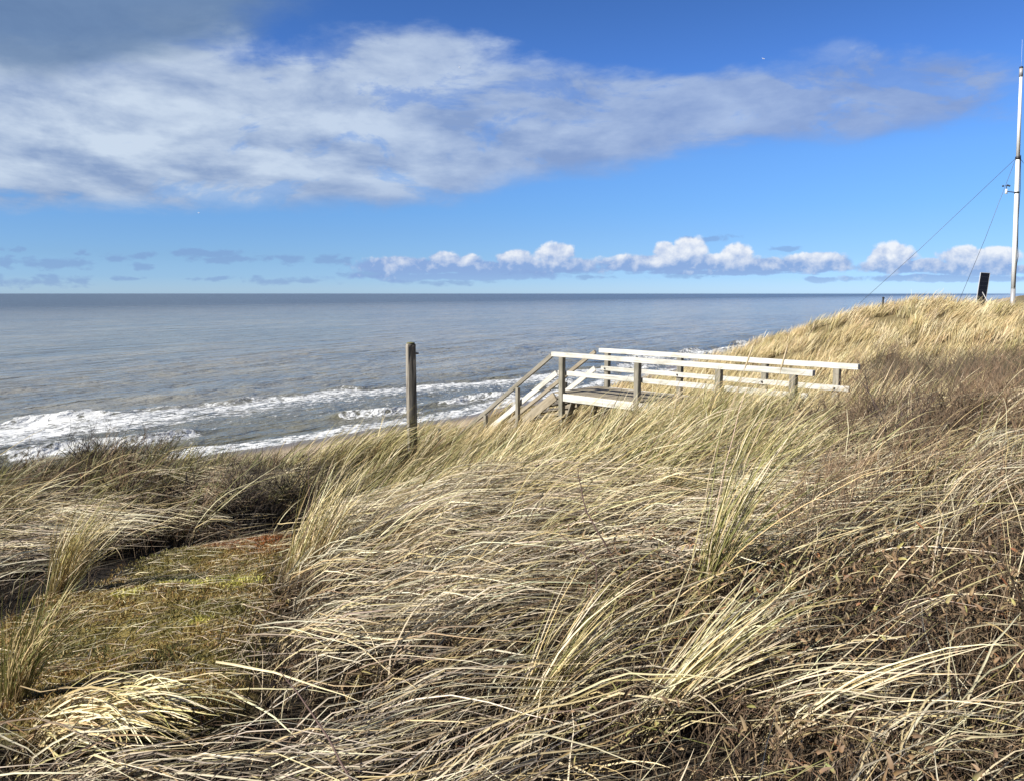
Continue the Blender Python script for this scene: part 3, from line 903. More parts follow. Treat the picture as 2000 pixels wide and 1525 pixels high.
class Blades:
    def __init__(s, open_clearing=False): s.v = []; s.f = []; s.c = []; s.n = 0; s.open_clearing = open_clearing
    def add(s, base, L, W, phi, th0, th1, pw, c0, c1, segs=6, vee=True, lift=None, twist=None, clampg=True, kink=0.032):
        n = len(L)
        if n == 0: return
        pts = np.zeros((n, segs + 1, 3)); pts[:, 0] = base
        az = phi.copy()
        daz = rng.normal(0, .25, n) / segs
        stepl = L / segs
        dirs = np.zeros((n, segs + 1, 3))
        for i in range(segs + 1):
            s_ = (i + .5) / (segs + 1)
            th = th0 + (th1 - th0) * s_ ** pw
            d = np.stack([np.sin(th) * np.cos(az), np.sin(th) * np.sin(az), np.cos(th)], -1)
            if kink: d += rng.normal(0, kink, d.shape)
            dirs[:, i] = d
            if i < segs: pts[:, i + 1] = pts[:, i] + d * stepl[:, None]
            az = az + daz
        if clampg:
            g_ = terrain(pts[..., 0], pts[..., 1]) + (0.006 if lift is None else lift[:, None])
            kk = np.clip(1 - 2.2 * np.linspace(0, 1, segs + 1), 0, 1)[None, :]
            g_ = g_ - root_drop(pts[:, :1, 0], pts[:, :1, 1]) * kk
            low = pts[..., 2] < g_
            k = np.linspace(0, 1, segs + 1)[None, :]
            pts[..., 2] = np.where(low & (k > 0), g_, pts[..., 2])
            dd_ = np.diff(pts, axis=1)
            dirs[:, :-1] = dd_ / (np.linalg.norm(dd_, axis=2, keepdims=True) + 1e-9); dirs[:, -1] = dirs[:, -2]
        if twist is None: twist = rng.uniform(0, math.pi, n)
        if s.open_clearing:      # no grass falls across the mossy clearing, little stands in front of it
            hit = np.zeros(n)
            for q_ in (segs // 3, segs // 2, (segs * 3) // 4, segs):
                X_, Y_, Z_ = pts[:, q_, 0], pts[:, q_, 1], pts[:, q_, 2]
                hit = np.maximum(hit, clearing(X_, Y_) * .975)
                kq = 1.74 / np.maximum(EYE - Z_, .5)
                hit = np.maximum(hit, clearing(X_ * kq, Y_ * kq) * .68)
            ok = rng.random(n) > hit
            pts, dirs, twist, W, c0, c1 = pts[ok], dirs[ok], twist[ok], W[ok], c0[ok], c1[ok]
            n = len(pts)
            if n == 0: return
        up = np.array([0, 0, 1.0])
        side_ = np.cross(dirs, up); side_ /= np.linalg.norm(side_, axis=2, keepdims=True) + 1e-6
        nor = np.cross(side_, dirs)
        tw = twist[:, None, None] + np.linspace(0, 1, segs + 1)[None, :, None] * rng.uniform(-1, 1, n)[:, None, None]
        sx = side_ * np.cos(tw) + nor * np.sin(tw)
        sn = -side_ * np.sin(tw) + nor * np.cos(tw)
        k = np.linspace(0, 1, segs + 1)
        wp = np.interp(k, [0, .15, .6, .9, 1], [.75, 1, .85, .45, .12])
        w = W[:, None, None] * wp[None, :, None] * .5
        if vee:
            ring = np.stack([pts - sx * w, pts + sn * w * .55, pts + sx * w], 2)  # n, seg+1, 3, 3
            m_ = 3
        else:
            ring = np.stack([pts - sx * w, pts + sx * w], 2); m_ = 2
        nv = n * (segs + 1) * m_
        s.v.append(ring.reshape(-1, 3).astype(np.float32))
        id_ = (np.arange(nv).reshape(n, segs + 1, m_) + s.n)
        for a in range(m_ - 1):
            q = np.stack([id_[:, :-1, a], id_[:, :-1, a + 1], id_[:, 1:, a + 1], id_[:, 1:, a]], -1)
            s.f.append(q.reshape(-1, 4))
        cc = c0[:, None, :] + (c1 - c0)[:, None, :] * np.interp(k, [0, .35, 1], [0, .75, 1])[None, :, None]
        cc = np.repeat(cc[:, :, None, :], m_, 2)
        s.c.append(cc.reshape(-1, 3).astype(np.float32))
        s.n += nv
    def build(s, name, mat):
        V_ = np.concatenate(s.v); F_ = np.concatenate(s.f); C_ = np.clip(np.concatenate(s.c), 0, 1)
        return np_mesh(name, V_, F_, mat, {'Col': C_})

# occlusion by the bare terrain: running maximum of the slope along each bearing
_az = np.linspace(-.95, .95, 240); _r = np.linspace(1.0, 60, 240)
_AA, _RR = np.meshgrid(_az, _r, indexing='ij')
_S = (terrain(_RR * np.sin(_AA), _RR * np.cos(_AA)) - EYE) / _RR
_SM = np.maximum.accumulate(_S, axis=1)
def hidden(x, y, z, h=.65, back=1.2):
    az = np.arctan2(x, y); r = np.hypot(x, y)
    i = np.clip(((az + .95) / 1.9 * 239).astype(int), 0, 239)
    j = np.clip(((r - back - 1) / 59 * 239).astype(int), 0, 239)
    return (z + h - EYE) / r < _SM[i, j] - .012

BLEACH = (.84, .765, .58)
def pick(n, pal, wts):
    pal = np.array(pal); w = np.array(wts) / sum(wts)
    c = pal[rng.choice(len(pal), n, p=w)]
    return c * rng.uniform(.78, 1.2, (n, 1)) * (1 + rng.normal(0, .04, (n, 3)))

STRAW = (.60, .49, .25); PALE = (.83, .735, .50); GREY = (.40, .345, .27); GREEN = (.17, .19, .055); OLIVE = (.29, .27, .10); BROWN = (.22, .14, .075); GOLD = (.61, .475, .26); DARK = (.07, .05, .035); RUST = (.25, .10, .04)

def scatter(x0, x1, y0, y1, dens, margin=1.18):
    n = int((x1 - x0) * (y1 - y0) * dens)
    x = rng.uniform(x0, x1, n); y = rng.uniform(y0, y1, n)
    keep = np.abs(x) < y * .672 * margin + 2.1
    return x[keep], y[keep]

def tufts(B, x, y, per, rad, Lr, Wr, th0r, th1r, spread, pal, wts, base_col=BROWN, segs=6, vee=True, liftmax=0.0, pw=(0.7, 1.3), hscale=None, winoff=0.0, tuftcol=.25, decay_shade=0.0):
    """blades in tufts at x,y"""
    n = len(x)
    k = rng.poisson(per, n) + 1
    ii = np.repeat(np.arange(n), k)
    m_ = len(ii)
    r = rad * np.sqrt(rng.random(m_)); a = rng.uniform(0, 2 * math.pi, m_)
    bx = x[ii] + r * np.cos(a); by = y[ii] + r * np.sin(a)
    bz = terrain(bx, by) - .01 - root_drop(bx, by)
    sc = rng.uniform(.75, 1.2, n)[ii] * (1 if hscale is None else hscale[ii])
    L = rng.uniform(*Lr, m_) * sc
    W = rng.uniform(*Wr, m_)
    ph = wind(bx, by) + winoff + rng.normal(0, .30, n)[ii] + rng.normal(0, spread, m_)
    t0 = rng.uniform(*th0r, m_); t1 = np.maximum(rng.uniform(*th1r, m_), t0)
    p_ = rng.uniform(*pw, m_)
    c1 = pick(m_, pal, wts)
    tc_ = pick(n, pal, wts)[ii]
    c1 = c1 * (1 - tuftcol) + tc_ * tuftcol
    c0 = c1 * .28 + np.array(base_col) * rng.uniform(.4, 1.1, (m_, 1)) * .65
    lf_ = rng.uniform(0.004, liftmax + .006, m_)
    if decay_shade > 0:      # decayed tones plus painted shade: blades darken towards the bottom of the mat
        o_ = np.clip(1 - lf_ / (liftmax * .62), 0, 1)[:, None] ** .6 * decay_shade
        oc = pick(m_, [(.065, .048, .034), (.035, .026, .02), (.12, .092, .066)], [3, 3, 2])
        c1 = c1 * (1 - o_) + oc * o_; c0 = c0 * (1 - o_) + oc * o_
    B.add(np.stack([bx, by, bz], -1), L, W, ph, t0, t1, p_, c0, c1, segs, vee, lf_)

def bandf(x, y):
    yy_ = y + (fbm(x * .5, y * .5, 91, 3) - .5) * 5
    return sstep(23, 21.3, yy_) * sstep(12.5, 14.5, y) * sstep(.42, .49, x / y)
def zone(x, y):
    z = terrain(x, y); return project(x, y, z)
R_ = math.radians

if True:
    # ---- foreground thatch: flattened pale dead blades combed by the wind
    B = Blades(True)
    x, y = scatter(-8, 8, .5, 6.2, 26)
    cl = cleared(x, y); px, py = zone(x, y)
    rb = sstep(900, 1150, px) * sstep(1040, 1130, py)      # brown undergrowth in the lower right
    th = fbm(x * 1.5, y * 1.9, 81, 3)
    keep = (rng.random(len(x)) > cl * .93) & (rng.random(len(x)) > rb * .86) & (rng.random(len(x)) < sstep(.36, .54, th) + .06 + .34 * sstep(1050, 750, px))
    x, y = x[keep], y[keep]
    tufts(B, x, y, 24, .15, (.34, .95), (.0032, .0086), (R_(46), R_(78)), (R_(84), R_(106)), .26, [STRAW, BLEACH, GREY, BROWN], [3, 7, 2.2, 1.6], liftmax=.19, decay_shade=1.0, segs=6, pw=(.5, 1.0))
    # arching standing blades of the foreground
    x, y = scatter(-7, 8, 1.2, 6.4, 11.0)
    cl = cleared(x, y); px, py = zone(x, y)
    rb = sstep(1000, 1350, px) * sstep(1100, 1250, py)
    keep = (rng.random(len(x)) > cl * .95) & (rng.random(len(x)) > rb * .45)
    x, y = x[keep], y[keep]
    hs = (.72 + .45 * sstep(2.0, 5.0, y)) * (1 - .45 * sstep(.2, -.8, x) * sstep(4.2, 3.4, y))
    tufts(B, x, y, 6.0, .10, (.42, .98), (.0032, .0074), (R_(15), R_(55)), (R_(66), R_(114)), .36, [STRAW, PALE, OLIVE, GREEN], [5, 4, 2.5, 1.0], liftmax=.05, segs=8, hscale=hs)
    # long loose blades sweeping over the right side
    x, y = scatter(.8, 8, 2.6, 7.5, 2.2)
    tufts(B, x, y, 6, .07, (.65, 1.25), (.0045, .0078), (R_(28), R_(60)), (R_(68), R_(104)), .17, [PALE, STRAW, OLIVE], [5, 3, 1.5], liftmax=.12, segs=9, pw=(.8, 1.5))
    x, y = scatter(-2.5, 2.5, 1.2, 3.0, 5)
    tufts(B, x, y, 5, .10, (.5, 1.0), (.006, .010), (R_(40), R_(75)), (R_(84), R_(112)), .5, [PALE, STRAW, GREY], [6, 2, 1], liftmax=.22, segs=8)
    # cross-cutting strays
    x, y = scatter(-6, 8, 1.2, 7, 16)
    cl = cleared(x, y); keep = rng.random(len(x)) > cl * .94; x, y = x[keep], y[keep]
    tufts(B, x, y, 2, .2, (.25, .6), (.003, .006), (R_(20), R_(80)), (R_(80), R_(110)), 1.2, [PALE, GREY, STRAW, BROWN], [3, 3, 2, 3], liftmax=.14, segs=5)
    o = B.build('foreground_grass', M_blade)
    tag(o, 'pale wind flattened marram grass matted over the near dune', 'grass', None, 'stuff')

    # ---- middle ridge, 6 to 11 m
    B = Blades(True)
    x, y = scatter(-11, 11, 5.6, 12.5, 24)
    px, py = zone(x, y); z = terrain(x, y)
    hollow = np.maximum(np.exp(-(((x + 1.85) / .62) ** 2 + ((y - 6.65) / 1.0) ** 2) ** 2), np.exp(-(((x + 2.35) / .5) ** 2 + ((y - 6.8) / .5) ** 2) ** 2) * .8)
    thick = sstep(1450, 1650, px) * sstep(4.5, 6.5, y)
    leftz = sstep(600, 480, px)
    keep = (rng.random(len(x)) > cleared(x, y)) & (rng.random(len(x)) < .12 + sstep(.36, .56, fbm(x * 1.3, y * 1.5, 84, 3))) & (rng.random(len(x)) > hollow * 1.3) & (rng.random(len(x)) > thick * .87) & (rng.random(len(x)) > leftz * .35) & (~hidden(x, y, z) | (rng.random(len(x)) < .2))
    x, y, px, leftz = x[keep], y[keep], px[keep], leftz[keep]
    hs = (.80 + .5 * fbm(x * 1.1, y * 1.1, 83, 2)) * (1 + .22 * sstep(8.2, 9.5, y) * sstep(.5, 1.2, x))
    mid = leftz < .5
    tufts(B, x[mid], y[mid], 18, .11, (.36, .78), (.006, .0105), (R_(6), R_(52)), (R_(48), R_(102)), .32, [STRAW, PALE, OLIVE, GREEN, BROWN], [5, 3.0, 5.5, 2.2, 1.8], hscale=hs[mid], segs=6)
    lf = ~mid
    tufts(B, x[lf], y[lf], 18, .10, (.24, .50), (.0045, .0075), (R_(4), R_(40)), (R_(25), R_(85)), .35, [OLIVE, GREEN, STRAW, BROWN, DARK], [4, 4, 2, 2.5, 1.5], base_col=DARK, hscale=hs[lf], segs=5)
    x, y = scatter(-9, 9, 5.8, 11, 34)
    keep = (rng.random(len(x)) > cleared(x, y)) & ~hidden(x, y, terrain(x, y)); x, y = x[keep], y[keep]
    tufts(B, x, y, 10, .16, (.15, .38), (.005, .009), (R_(10), R_(70)), (R_(40), R_(98)), 1.5, [(.09, .065, .04), (.05, .038, .028), (.14, .12, .05), BROWN], [4, 4, 2, 1], base_col=DARK, segs=4)
    x, y = scatter(.9, 5.6, 9.2, 12.6, 12)
    rel = (x - f0.x) * walk_dir.x + (y - f0.y) * walk_dir.y; sd_ = (x - f0.x) * side.x + (y - f0.y) * side.y
    keep = sd_ < -.15; x, y = x[keep], y[keep]
    tufts(B, x, y, 12, .12, (.55, .92), (.005, .009), (R_(8), R_(45)), (R_(40), R_(85)), .22, [STRAW, PALE, GOLD, OLIVE], [4, 3, 2, 3], segs=6)
    # flattened pale layer of the left bank and under the ridge
    x, y = scatter(-9, 9, 5.2, 9.0, 11)
    px, py = zone(x, y)
    hollow = np.maximum(np.exp(-(((x + 1.85) / .62) ** 2 + ((y - 6.65) / 1.0) ** 2) ** 2), np.exp(-(((x + 2.35) / .5) ** 2 + ((y - 6.8) / .5) ** 2) ** 2) * .8)
    thick = np.maximum(sstep(1500, 1700, px), sstep(330, 200, px) * sstep(6.2, 6.9, y) * 1.6)
    keep = (rng.random(len(x)) > cleared(x, y)) & (rng.random(len(x)) > hollow * 1.2) & (rng.random(len(x)) > thick * .6); x, y = x[keep], y[keep]
    tufts(B, x, y, 24, .16, (.35, .75), (.004, .0072), (R_(48), R_(78)), (R_(84), R_(102)), .22, [STRAW, PALE, GREY, BROWN], [3, 5, 2.5, 1.5], liftmax=.16, segs=6, decay_shade=.85)
    o = B.build('ridge_grass', M_blade)
    tag(o, 'straw coloured marram grass leaning right along the ridge before the boardwalk', 'grass', None, 'stuff')

    # ---- behind the ridge, around the boardwalk and down the seaward face
    B = Blades()
    x, y = scatter(-16, 16, 11.5, 21, 9)
    z = terrain(x, y); t_, n_ = tn(x, y); s = shore_n(t_) - n_
    rel = (x - f0.x) * walk_dir.x + (y - f0.y) * walk_dir.y; sd_ = (x - f0.x) * side.x + (y - f0.y) * side.y
    onwalk = (sd_ > -.12) & (sd_ < gap + .1) & (rel < 6.2)
    keep = (s > 37) & ~onwalk & (~hidden(x, y, z) | (rng.random(len(x)) < .15))
    keep &= rng.random(len(x)) > .95 * bandf(x, y)
    x, y = x[keep], y[keep]
    tufts(B, x, y, 22, .16, (.32, .66), (.008, .013), (R_(5), R_(45)), (R_(45), R_(92)), .25, [GOLD, STRAW, PALE, OLIVE], [4, 4, 2, 2], segs=5, vee=False)
    # ---- golden hill
    x, y = scatter(3, 34, 18, 40, 7)
    z = terrain(x, y); t_, n_ = tn(x, y); s = shore_n(t_) - n_
    keep = (s > 38.5) & (~hidden(x, y, z) | (rng.random(len(x)) < .12))
    band = bandf(x, y)
    keep &= rng.random(len(x)) > band * .95
    cov = fbm(x * .9, y * 1.1, 92, 3)
    keep &= rng.random(len(x)) < sstep(.38, .56, cov) + .14
    x, y = x[keep], y[keep]
    tufts(B, x, y, 34, .24, (.36, .74), (.012, .020), (R_(2), R_(38)), (R_(30), R_(85)), .30, [GOLD, STRAW, PALE, OLIVE, BROWN], [5, 5, 2.5, 1.5, .8], base_col=(.2, .14, .07), segs=4, vee=False, tuftcol=.5)
    o = B.build('hill_grass', M_blade)
    tag(o, 'golden marram grass covering the hill and the slope round the boardwalk', 'grass', None, 'stuff')

    # ---- dark undergrowth: broken stems and brown creeping shrub in the lower right
    B = Blades(True)
    x, y = scatter(-7, 8, .6, 7.8, 85)
    px, py = zone(x, y); cl = cleared(x, y)
    rb = sstep(950, 1250, px) * sstep(1000, 1120, py)
    keep = (rng.random(len(x)) < .62 + .38 * rb) & (rng.random(len(x)) > cl * .85)
    x, y = x[keep], y[keep]
    tufts(B, x, y, 9, .10, (.14, .40), (.003, .006), (R_(0), R_(60)), (R_(10), R_(110)), 2.2, [(.13, .085, .05), (.27, .21, .135), (.21, .14, .08), (.05, .035, .024), RUST], [5, 1.6, 3, 4, .2], base_col=DARK, liftmax=.08, segs=5, vee=True)
    # little curled leaves on them
    n = 9000
    x, y = scatter(.2, 5.5, 1.6, 5.2, 600)
    px, py = zone(x, y)
    keep = rng.random(len(x)) < sstep(1000, 1300, px) * sstep(1040, 1150, py) * sstep(.42, .62, fbm(x * 1.6, y * 1.6, 85, 3)) 
    x, y = x[keep], y[keep]; n = len(x)
    z = terrain(x, y) + rng.uniform(.02, .24, n)
    B.add(np.stack([x, y, z], -1), rng.uniform(.025, .06, n), rng.uniform(.008, .018, n), rng.uniform(0, 6.3, n), rng.uniform(0, 1.2, n), rng.uniform(.8, 2.2, n), np.ones(n), pick(n, [BROWN, (.2, .12, .05), OLIVE], [4, 3, 1]), pick(n, [(.17, .12, .075), (.27, .20, .12), RUST, OLIVE], [5, 3, .25, .8]), 4, True, clampg=False)
    o = B.build('brown_undergrowth', M_twig)
    tag(o, 'dark brown creeping undergrowth and broken stems beneath the grass', 'undergrowth', None, 'stuff')

    # ---- moss carpet of the clearing
    B = Blades()
    xs_ = [p[0] for p in CLEAR]; ys_ = [p[1] for p in CLEAR]
    x = rng.uniform(min(xs_) - .3, max(xs_) + .3, 90000); y = rng.uniform(min(ys_) - .3, max(ys_) + .3, 90000)
    keep = rng.random(len(x)) < clearing(x, y) * .95; x, y = x[keep], y[keep]; n = len(x)
    z = terrain(x, y) - .003
    h = rng.uniform(.008, .028, n) * (.6 + fbm(x * 4, y * 4, 96, 2))
    patch = fbm(x * 3.2, y * 3.2, 97, 3)
    c = pick(n, [(.33, .245, .085), (.26, .21, .075), (.36, .225, .085), (.42, .34, .19)], [5, 3, 3, .8])
    yl = np.zeros(n)
    for (qx, qy, rr) in ((440, 1136, .16), (345, 1131, .13), (250, 1165, .07), (385, 1225, .09)):
        q = at_z(qx, qy, -1.75); yl = np.maximum(yl, sstep(1.3, .4, np.hypot((x - q.x) / 1.5, (y - q.y) * 1.1) / rr + (fbm(x * 9, y * 9, 98, 2) - .5) * 1.2))
    c = c * (1 - yl[:, None]) + pick(n, [(.62, .60, .12), (.72, .68, .24)], [2, 1]) * yl[:, None]
    q = at_z(500, 1050, -1.8); rs = sstep(1.2, .3, np.hypot((x - q.x) / .55, (y - q.y) / .42) + (fbm(x * 5, y * 5, 99, 2) - .5) * .9)
    c = c * (1 - rs[:, None]) + pick(n, [(.26, .085, .025), (.32, .13, .04)], [2, 1]) * rs[:, None]
    gr_ = sstep(.5, .62, patch)[:, None] * .7
    c = c * (1 - gr_ * (1 - rs[:, None])) + pick(n, [(.16, .165, .05)], [1]) * gr_ * (1 - rs[:, None])
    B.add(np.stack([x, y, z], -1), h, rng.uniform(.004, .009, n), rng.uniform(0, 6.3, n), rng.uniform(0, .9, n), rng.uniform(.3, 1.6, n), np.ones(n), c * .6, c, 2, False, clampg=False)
    # scraps of dead blade lying on the moss
    x, y = scatter(-4.2, -.4, 3.0, 6.3, 480)
    keep = rng.random(len(x)) < clearing(x, y); x, y = x[keep], y[keep]; n = len(x)
    B.add(np.stack([x, y, terrain(x, y) + .012], -1), rng.uniform(.03, .20, n), rng.uniform(.002, .004, n), wind(x, y) + rng.normal(0, .8, n), rng.uniform(1.35, 1.55, n), rng.uniform(1.5, 1.62, n), np.ones(n), pick(n, [PALE, GREY, BROWN], [3, 3, 2]), pick(n, [PALE, GREY, BROWN], [3, 3, 2]), 3, True, rng.uniform(.008, .03, n))
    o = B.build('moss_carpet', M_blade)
    tag(o, 'olive and rust coloured moss with yellow patches in the clearing', 'moss', None, 'stuff')

    # ---- bare twig thicket
    def shrub_proto(seed, depth=4, n0=7, L0=.22):
        r = random.Random(seed); segs = []
        def grow(p, d, L, rad, k):
            steps = 3
            for i in range(steps):
                d = (d + Vector((r.uniform(-.35, .35), r.uniform(-.35, .35), r.uniform(-.12, .22)))).normalized()
                q = p + d * (L / steps)
                segs.append((p, q, rad, rad * .86)); rad *= .86; p = q
                if k > 0 and r.random() < .62:
                    dd = (d + Vector((r.uniform(-1, 1), r.uniform(-1, 1), r.uniform(-.2, .7)))).normalized()
                    grow(p, dd, L * r.uniform(.5, .8), rad * .72, k - 1)
        for i in range(n0):
            a = r.uniform(0, 6.28)
            grow(Vector((r.uniform(-.06, .06), r.uniform(-.06, .06), -.02)), Vector((math.cos(a) * .8, math.sin(a) * .8, 1)).normalized(), L0 * r.uniform(.9, 1.6), .005, depth - 1)
        return segs
    def segs_np(segs):
        P0 = np.array([s[0][:] for s in segs]); P1 = np.array([s[1][:] for s in segs]); r0 = np.array([s[2] for s in segs]); r1 = np.array([s[3] for s in segs])
        d = P1 - P0; d /= np.linalg.norm(d, axis=1, keepdims=True)
        a = np.cross(d, np.array([.3, .5, .81])); a /= np.linalg.norm(a, axis=1, keepdims=True); b_ = np.cross(d, a)
        vs = []
        for (PP, rr) in ((P0, r0), (P1, r1)):
            for k in range(3):
                an = k * 2.0944
                vs.append(PP + (a * math.cos(an) + b_ * math.sin(an)) * rr[:, None])
        V_ = np.stack(vs, 1)
        n = len(segs); base = np.arange(n)[:, None] * 6
        F_ = np.concatenate([base + np.array([[k, (k + 1) % 3, 3 + (k + 1) % 3, 3 + k]]) for k in range(3)], 0)
        return V_.reshape(-1, 3), F_, n
    protos = [segs_np(shrub_proto(s, 4, 7)) for s in range(8)]
    protos_far = [segs_np(shrub_proto(s + 50, 3, 12, .26)) for s in range(6)]
    def thicket(name, xs, ys, sc, cols, label, protos=protos):
        Vs, Fs, Cs = [], [], []; nv = 0
        zs = terrain(xs, ys)
        for i in range(len(xs)):
            V_, F_, n = protos[rng.integers(len(protos))]
            a = rng.uniform(0, 6.28); ca, sa = math.cos(a), math.sin(a)
            s_ = sc * rng.uniform(.7, 1.25)
            W_ = np.stack([(V_[:, 0] * ca - V_[:, 1] * sa) * s_ + xs[i] + V_[:, 2] * s_ * .25, (V_[:, 0] * sa + V_[:, 1] * ca) * s_ + ys[i], V_[:, 2] * s_ + zs[i]], -1)
            Vs.append(W_); Fs.append(F_ + nv); nv += len(V_)
            c = np.array(cols[rng.integers(len(cols))]) * rng.uniform(.7, 1.3)
            Cs.append(np.repeat(c[None] * rng.uniform(.7, 1.3, (n, 1)), 6, 0))
        o = np_mesh(name, np.concatenate(Vs), np.concatenate(Fs), M_twig, {'Col': np.clip(np.concatenate(Cs), 0, 1)}, smooth=False)
        tag(o, label, 'thicket', None, 'stuff')
    x, y = scatter(1.5, 9.5, 4.6, 11, 11)
    px, py = zone(x, y)
    keep = rng.random(len(x)) < sstep(1500, 1600, px) * (1 - .3 * sstep(1050, 1200, py)); x, y = x[keep], y[keep]
    x3, y3 = scatter(-7, -.8, 6.6, 9.6, 7); px, py = zone(x3, y3)
    k3 = rng.random(len(x3)) < .45 * sstep(640, 560, px); x = np.append(x, x3[k3]); y = np.append(y, y3[k3])
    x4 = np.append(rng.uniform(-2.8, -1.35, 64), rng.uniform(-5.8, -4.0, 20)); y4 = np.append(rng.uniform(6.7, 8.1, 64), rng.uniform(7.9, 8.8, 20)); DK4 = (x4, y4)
    x2, y2 = scatter(.5, 5, 2.2, 4.8, 1.0); px, py = zone(x2, y2)
    keep = rng.random(len(x2)) < sstep(1000, 1300, px); x = np.append(x, x2[keep]); y = np.append(y, y2[keep])
    thicket('twig_thicket', x, y, 1.0, [(.19, .125, .075), (.10, .07, .045), (.25, .18, .115), (.055, .04, .03)], 'tangled bare dark twigs growing among the dune grass')
    thicket('shade_scrub', DK4[0], DK4[1], .95, [(.035, .026, .02), (.055, .04, .03), (.02, .016, .013)], 'dead scrub along the left crest and near black twigs standing in for shadow in the hollow')  # twigs in the hollow coloured near black to paint in its shadow
    x, y = scatter(6, 32, 13, 26, 5.0)
    z = terrain(x, y)
    band = bandf(x, y)
    keep = (rng.random(len(x)) < band * 1.2) & ~hidden(x, y, z, .6); x, y = x[keep], y[keep]
    thicket('shrub_band', x, y, 1.5, [(.14, .10, .07), (.10, .08, .055), (.20, .13, .08), (.12, .11, .06)], 'low brown bare shrubs along the foot of the golden hill', protos_far)

    # ---- single plants one can point at
    def single_tussock(name, px, py, n, Lr, Wr, th0, th1, ph, spread, pal, wts, label, rad=.07, basec=BROWN, zoff=-1.7, Yd=None):
        p = at_z(px, py, zoff) if Yd is None else at_y(px, py, Yd)
        r = rad * np.sqrt(rng.random(n)); a = rng.uniform(0, 6.28, n)
        bx = p.x + r * np.cos(a); by = p.y + r * np.sin(a); bz = terrain(bx, by) - .01 - root_drop(bx, by) * .8
        org = Vector((p.x, p.y, gz(p.x, p.y)))
        Bt = Blades()
        c1 = pick(n, pal, wts); c0 = c1 * .45 + np.array(basec) * .5
        Bt.add(np.stack([bx, by, bz], -1), rng.uniform(*Lr, n), rng.uniform(*Wr, n), ph + rng.normal(0, spread, n), rng.uniform(*th0, n), rng.uniform(*th1, n), rng.uniform(.7, 1.4, n), c0, c1, 9, True, rng.uniform(.01, .08, n))
        Bt.v = [v_ - np.array(org[:], dtype=np.float32) for v_ in Bt.v]
        o = Bt.build(name, M_blade); o.location = org
        tag(o, label, 'grass tussock')
        return o
    single_tussock('grass_tussock', 1365, 1190, 95, (.60, 1.42), (.004, .0072), (R_(2), R_(22)), (R_(22), R_(80)), .15, .28, [GREEN, OLIVE, STRAW, PALE], [2.5, 4, 4, 2], 'tall green based tussock rising in the middle right of the foreground', .06, (.12, .14, .04))
    single_tussock('grass_tussock', 1250, 1400, 110, (.55, 1.10), (.004, .0072), (R_(28), R_(52)), (R_(62), R_(98)), .35, .16, [PALE, STRAW, OLIVE], [4, 4, 1.6], 'long pale sheaf of blades sweeping up to the right from the lower centre', .08)
    single_tussock('grass_tussock', 105, 1135, 170, (.42, .80), (.0035, .006), (R_(0), R_(28)), (R_(15), R_(75)), .1, .35, [STRAW, OLIVE, PALE], [4, 2, 2], 'upright straw tussock on the left beside the mossy clearing', .06)
    single_tussock('grass_tussock', 25, 1345, 130, (.34, .68), (.0035, .006), (R_(0), R_(25)), (R_(10), R_(88)), .2, .5, [OLIVE, GREEN, GOLD, STRAW], [3, 2, 2, 2], 'green and tan tussock at the lower left edge of the clearing', .06)
    single_tussock('grass_tussock', 585, 1105, 230, (.50, .92), (.0035, .006), (R_(0), R_(30)), (R_(18), R_(70)), .3, .3, [STRAW, OLIVE, PALE], [4, 2, 3], 'upright pale tussock at the right edge of the mossy clearing', .12)
    single_tussock('grass_tussock', 1015, 1395, 90, (.45, .85), (.004, .007), (R_(22), R_(42)), (R_(48), R_(88)), .5, .18, [OLIVE, STRAW, PALE, GREEN], [3, 3, 3, 1], 'slender greenish sheaf leaning right at the bottom centre', .06)
    single_tussock('grass_tussock', 950, 935, 120, (.30, .62), (.005, .0075), (R_(-18), R_(14)), (R_(-10), R_(30)), .3, .5, [OLIVE, STRAW, GREEN], [4, 3, 1.5], 'stiff upright olive tussock below the foot of the stair rail', .14, BROWN, Yd=8.2)

    single_tussock('grass_tussock', 70, 1400, 90, (.40, .85), (.006, .010), (R_(30), R_(62)), (R_(92), R_(118)), -.35, .22, [PALE, STRAW], [4, 2], 'bold cream sheaf arching down to the right in the bottom left corner', .12)
    single_tussock('grass_tussock', 215, 1385, 70, (.40, .80), (.006, .010), (R_(30), R_(60)), (R_(92), R_(120)), -.55, .20, [PALE, STRAW, OLIVE], [4, 2, 1], 'cream sheaf bowing towards the camera below the mossy clearing', .12)
    single_tussock('grass_tussock', 1500, 1420, 26, (.6, 1.1), (.005, .008), (R_(30), R_(58)), (R_(70), R_(112)), -.1, .35, [PALE, STRAW], [4, 2], 'few long pale blades arching over the dark undergrowth at the lower right', .06)

    # ---- single dead stems
    def stem(pts, r0, label, Yds, col=(.12, .075, .06), knots=True, name='dead_stem'):
        P_ = [at_y(px, py, Yd) for (px, py), Yd in zip(pts, Yds)]
        base = P_[-1].copy(); zb = gz(base.x, base.y)
        if zb < base.z: P_.append(Vector((base.x + .01, base.y + .03, zb - .02)))
        fine = []
        for a_, b_ in zip(P_, P_[1:]):
            for k in range(4): fine.append(a_.lerp(b_, k / 4) + Vector((random.uniform(-.003, .003), random.uniform(-.003, .003), 0)))
        fine.append(P_[-1])
        org = Vector((base.x, base.y, zb))
        n = len(fine); bm = bmesh.new()
        tube(bm, [q - org for q in fine], [r0 * (.35 + .65 * i / n) * random.uniform(.85, 1.2) for i in range(n)], 6)
        if knots:
            for i in range(2, n - 2, 3):
                q = fine[i] - org; s_ = random.choice((-1, 1))
                tube(bm, [q, q + Vector((s_ * .012, random.uniform(-.01, .01), .014))], [r0 * .5, r0 * .2], 5)
        mm = bpy.data.materials.get('stem_bark') or plain_mat('stem_bark', col, .8, 0, .4, 80)
        o = link_bm(name, bm, mm, None, Matrix.Translation(org), True)
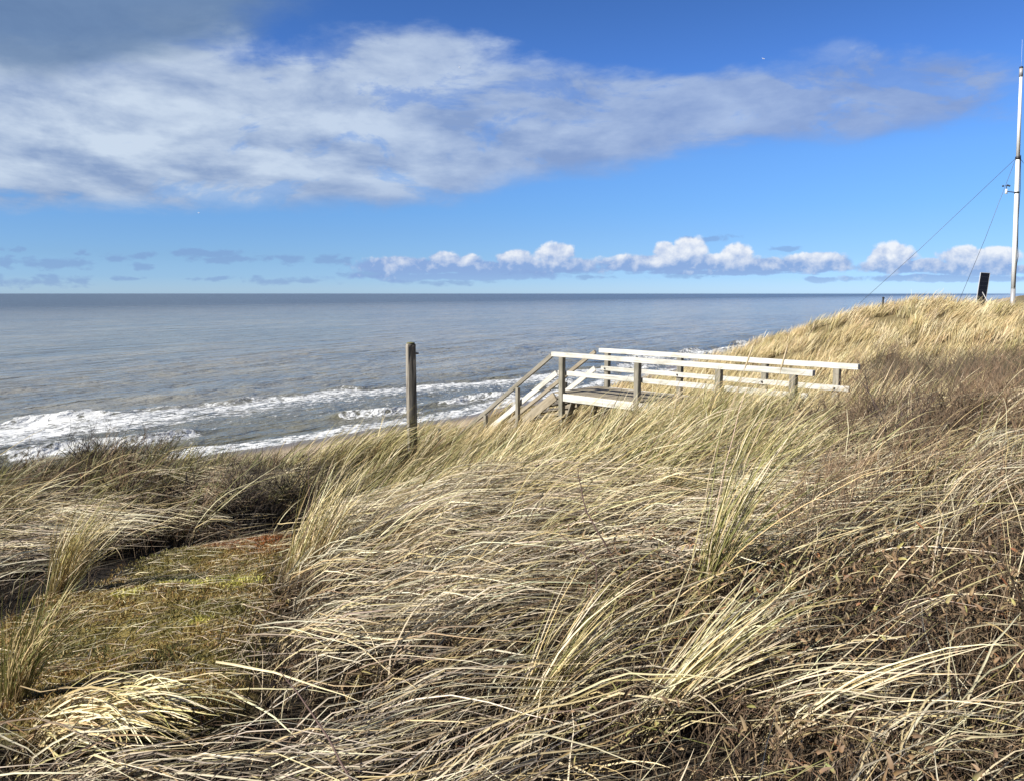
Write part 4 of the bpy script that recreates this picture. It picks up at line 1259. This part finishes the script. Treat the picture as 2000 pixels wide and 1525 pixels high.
        tag(o, label, 'dead stem')
        return o
    stem([(1128, 914), (1136, 960), (1146, 1000), (1172, 1045), (1195, 1085), (1214, 1112)], .0075, 'knotted dark stem rising from the grass in the centre of the picture', [4.3, 4.3, 4.25, 4.2, 4.2, 4.15])
    stem([(603, 886), (603, 960), (602, 1030), (601, 1085)], .005, 'thin straight brown stem standing at the right edge of the clearing', [5.2, 5.2, 5.2, 5.2])
    stem([(1092, 1040), (1130, 1072), (1165, 1105)], .005, 'short slanting brown stem left of the knotted dark stem', [3.9, 3.85, 3.8])
    stem([(548, 1310), (580, 1350), (640, 1440), (690, 1530)], .005, 'dark stem crossing the pale thatch at the bottom left of centre', [2.6, 2.55, 2.4, 2.25])
    stem([(465, 1425), (448, 1460), (425, 1515)], .004, 'short dark stem standing in the thatch near the bottom edge', [2.45, 2.42, 2.4])
    stem([(830, 1030), (850, 1075), (868, 1110)], .004, 'thin broken brown stem on the matted mound', [4.2, 4.2, 4.2])
    M_reed = plain_mat('dry_reed', (.50, .40, .25), .7, 0, .25, 30)
    def reed(pts, r0, label, Yd):
        P_ = [at_y(px, py, Yd) for (px, py) in pts]
        base = P_[-1]; org = Vector((base.x, base.y, gz(base.x, base.y)))
        P_.append(org + Vector((-.04, 0, -.03)))
        fine = []
        for a_, b_ in zip(P_, P_[1:]):
            for k in range(4): fine.append(a_.lerp(b_, k / 4))
        fine.append(P_[-1]); n = len(fine)
        root = empty('seed_stalk', org, label, 'seed stalk')
        tube_part('stalk', fine, [r0 * (.45 + .55 * i / n) for i in range(n)], M_reed, root, 6)
        d = (fine[0] - fine[3]).normalized()
        tube_part('seed_head', [fine[0] - d * .16, fine[0] - d * .12, fine[0] - d * .05, fine[0] + d * .02], [r0 * .6, r0 * 1.5, r0 * 1.3, r0 * .3], M_reed, root, 7)
    reed([(1470, 676), (1448, 740), (1425, 800), (1400, 870), (1385, 930)], .0042, 'tall tan seed stalk crossing the rails right of their middle', 5.2)
    reed([(1538, 676), (1520, 740), (1490, 820), (1455, 905)], .0042, 'tall pale seed stalk crossing the rails near their right end', 5.0)
    reed([(1842, 642), (1800, 720), (1755, 790)], .0035, 'long bent seed stalk in front of the golden hill', 6.6)
    # twiggy bush by the hollow
    for (px, py, Yd, sc, lab) in ((650, 935, 8.3, 1.15, 'small bare dark bush on the crest beside the dark hollow'), (1755, 850, 7.0, 1.5, 'spreading bare bush with thick dark twigs right of the boardwalk end')):
        p = at_y(px, py, Yd); V_, F_, n = protos[3 if px < 1000 else 5]
        cc = np.tile(np.array([.07, .05, .045]), (len(V_), 1))
        thickn = V_ * sc
        o = np_mesh('bare_bush', thickn, F_, M_twig, {'Col': cc}, smooth=False)
        o.location = (p.x, p.y, gz(p.x, p.y)); tag(o, lab, 'bush')
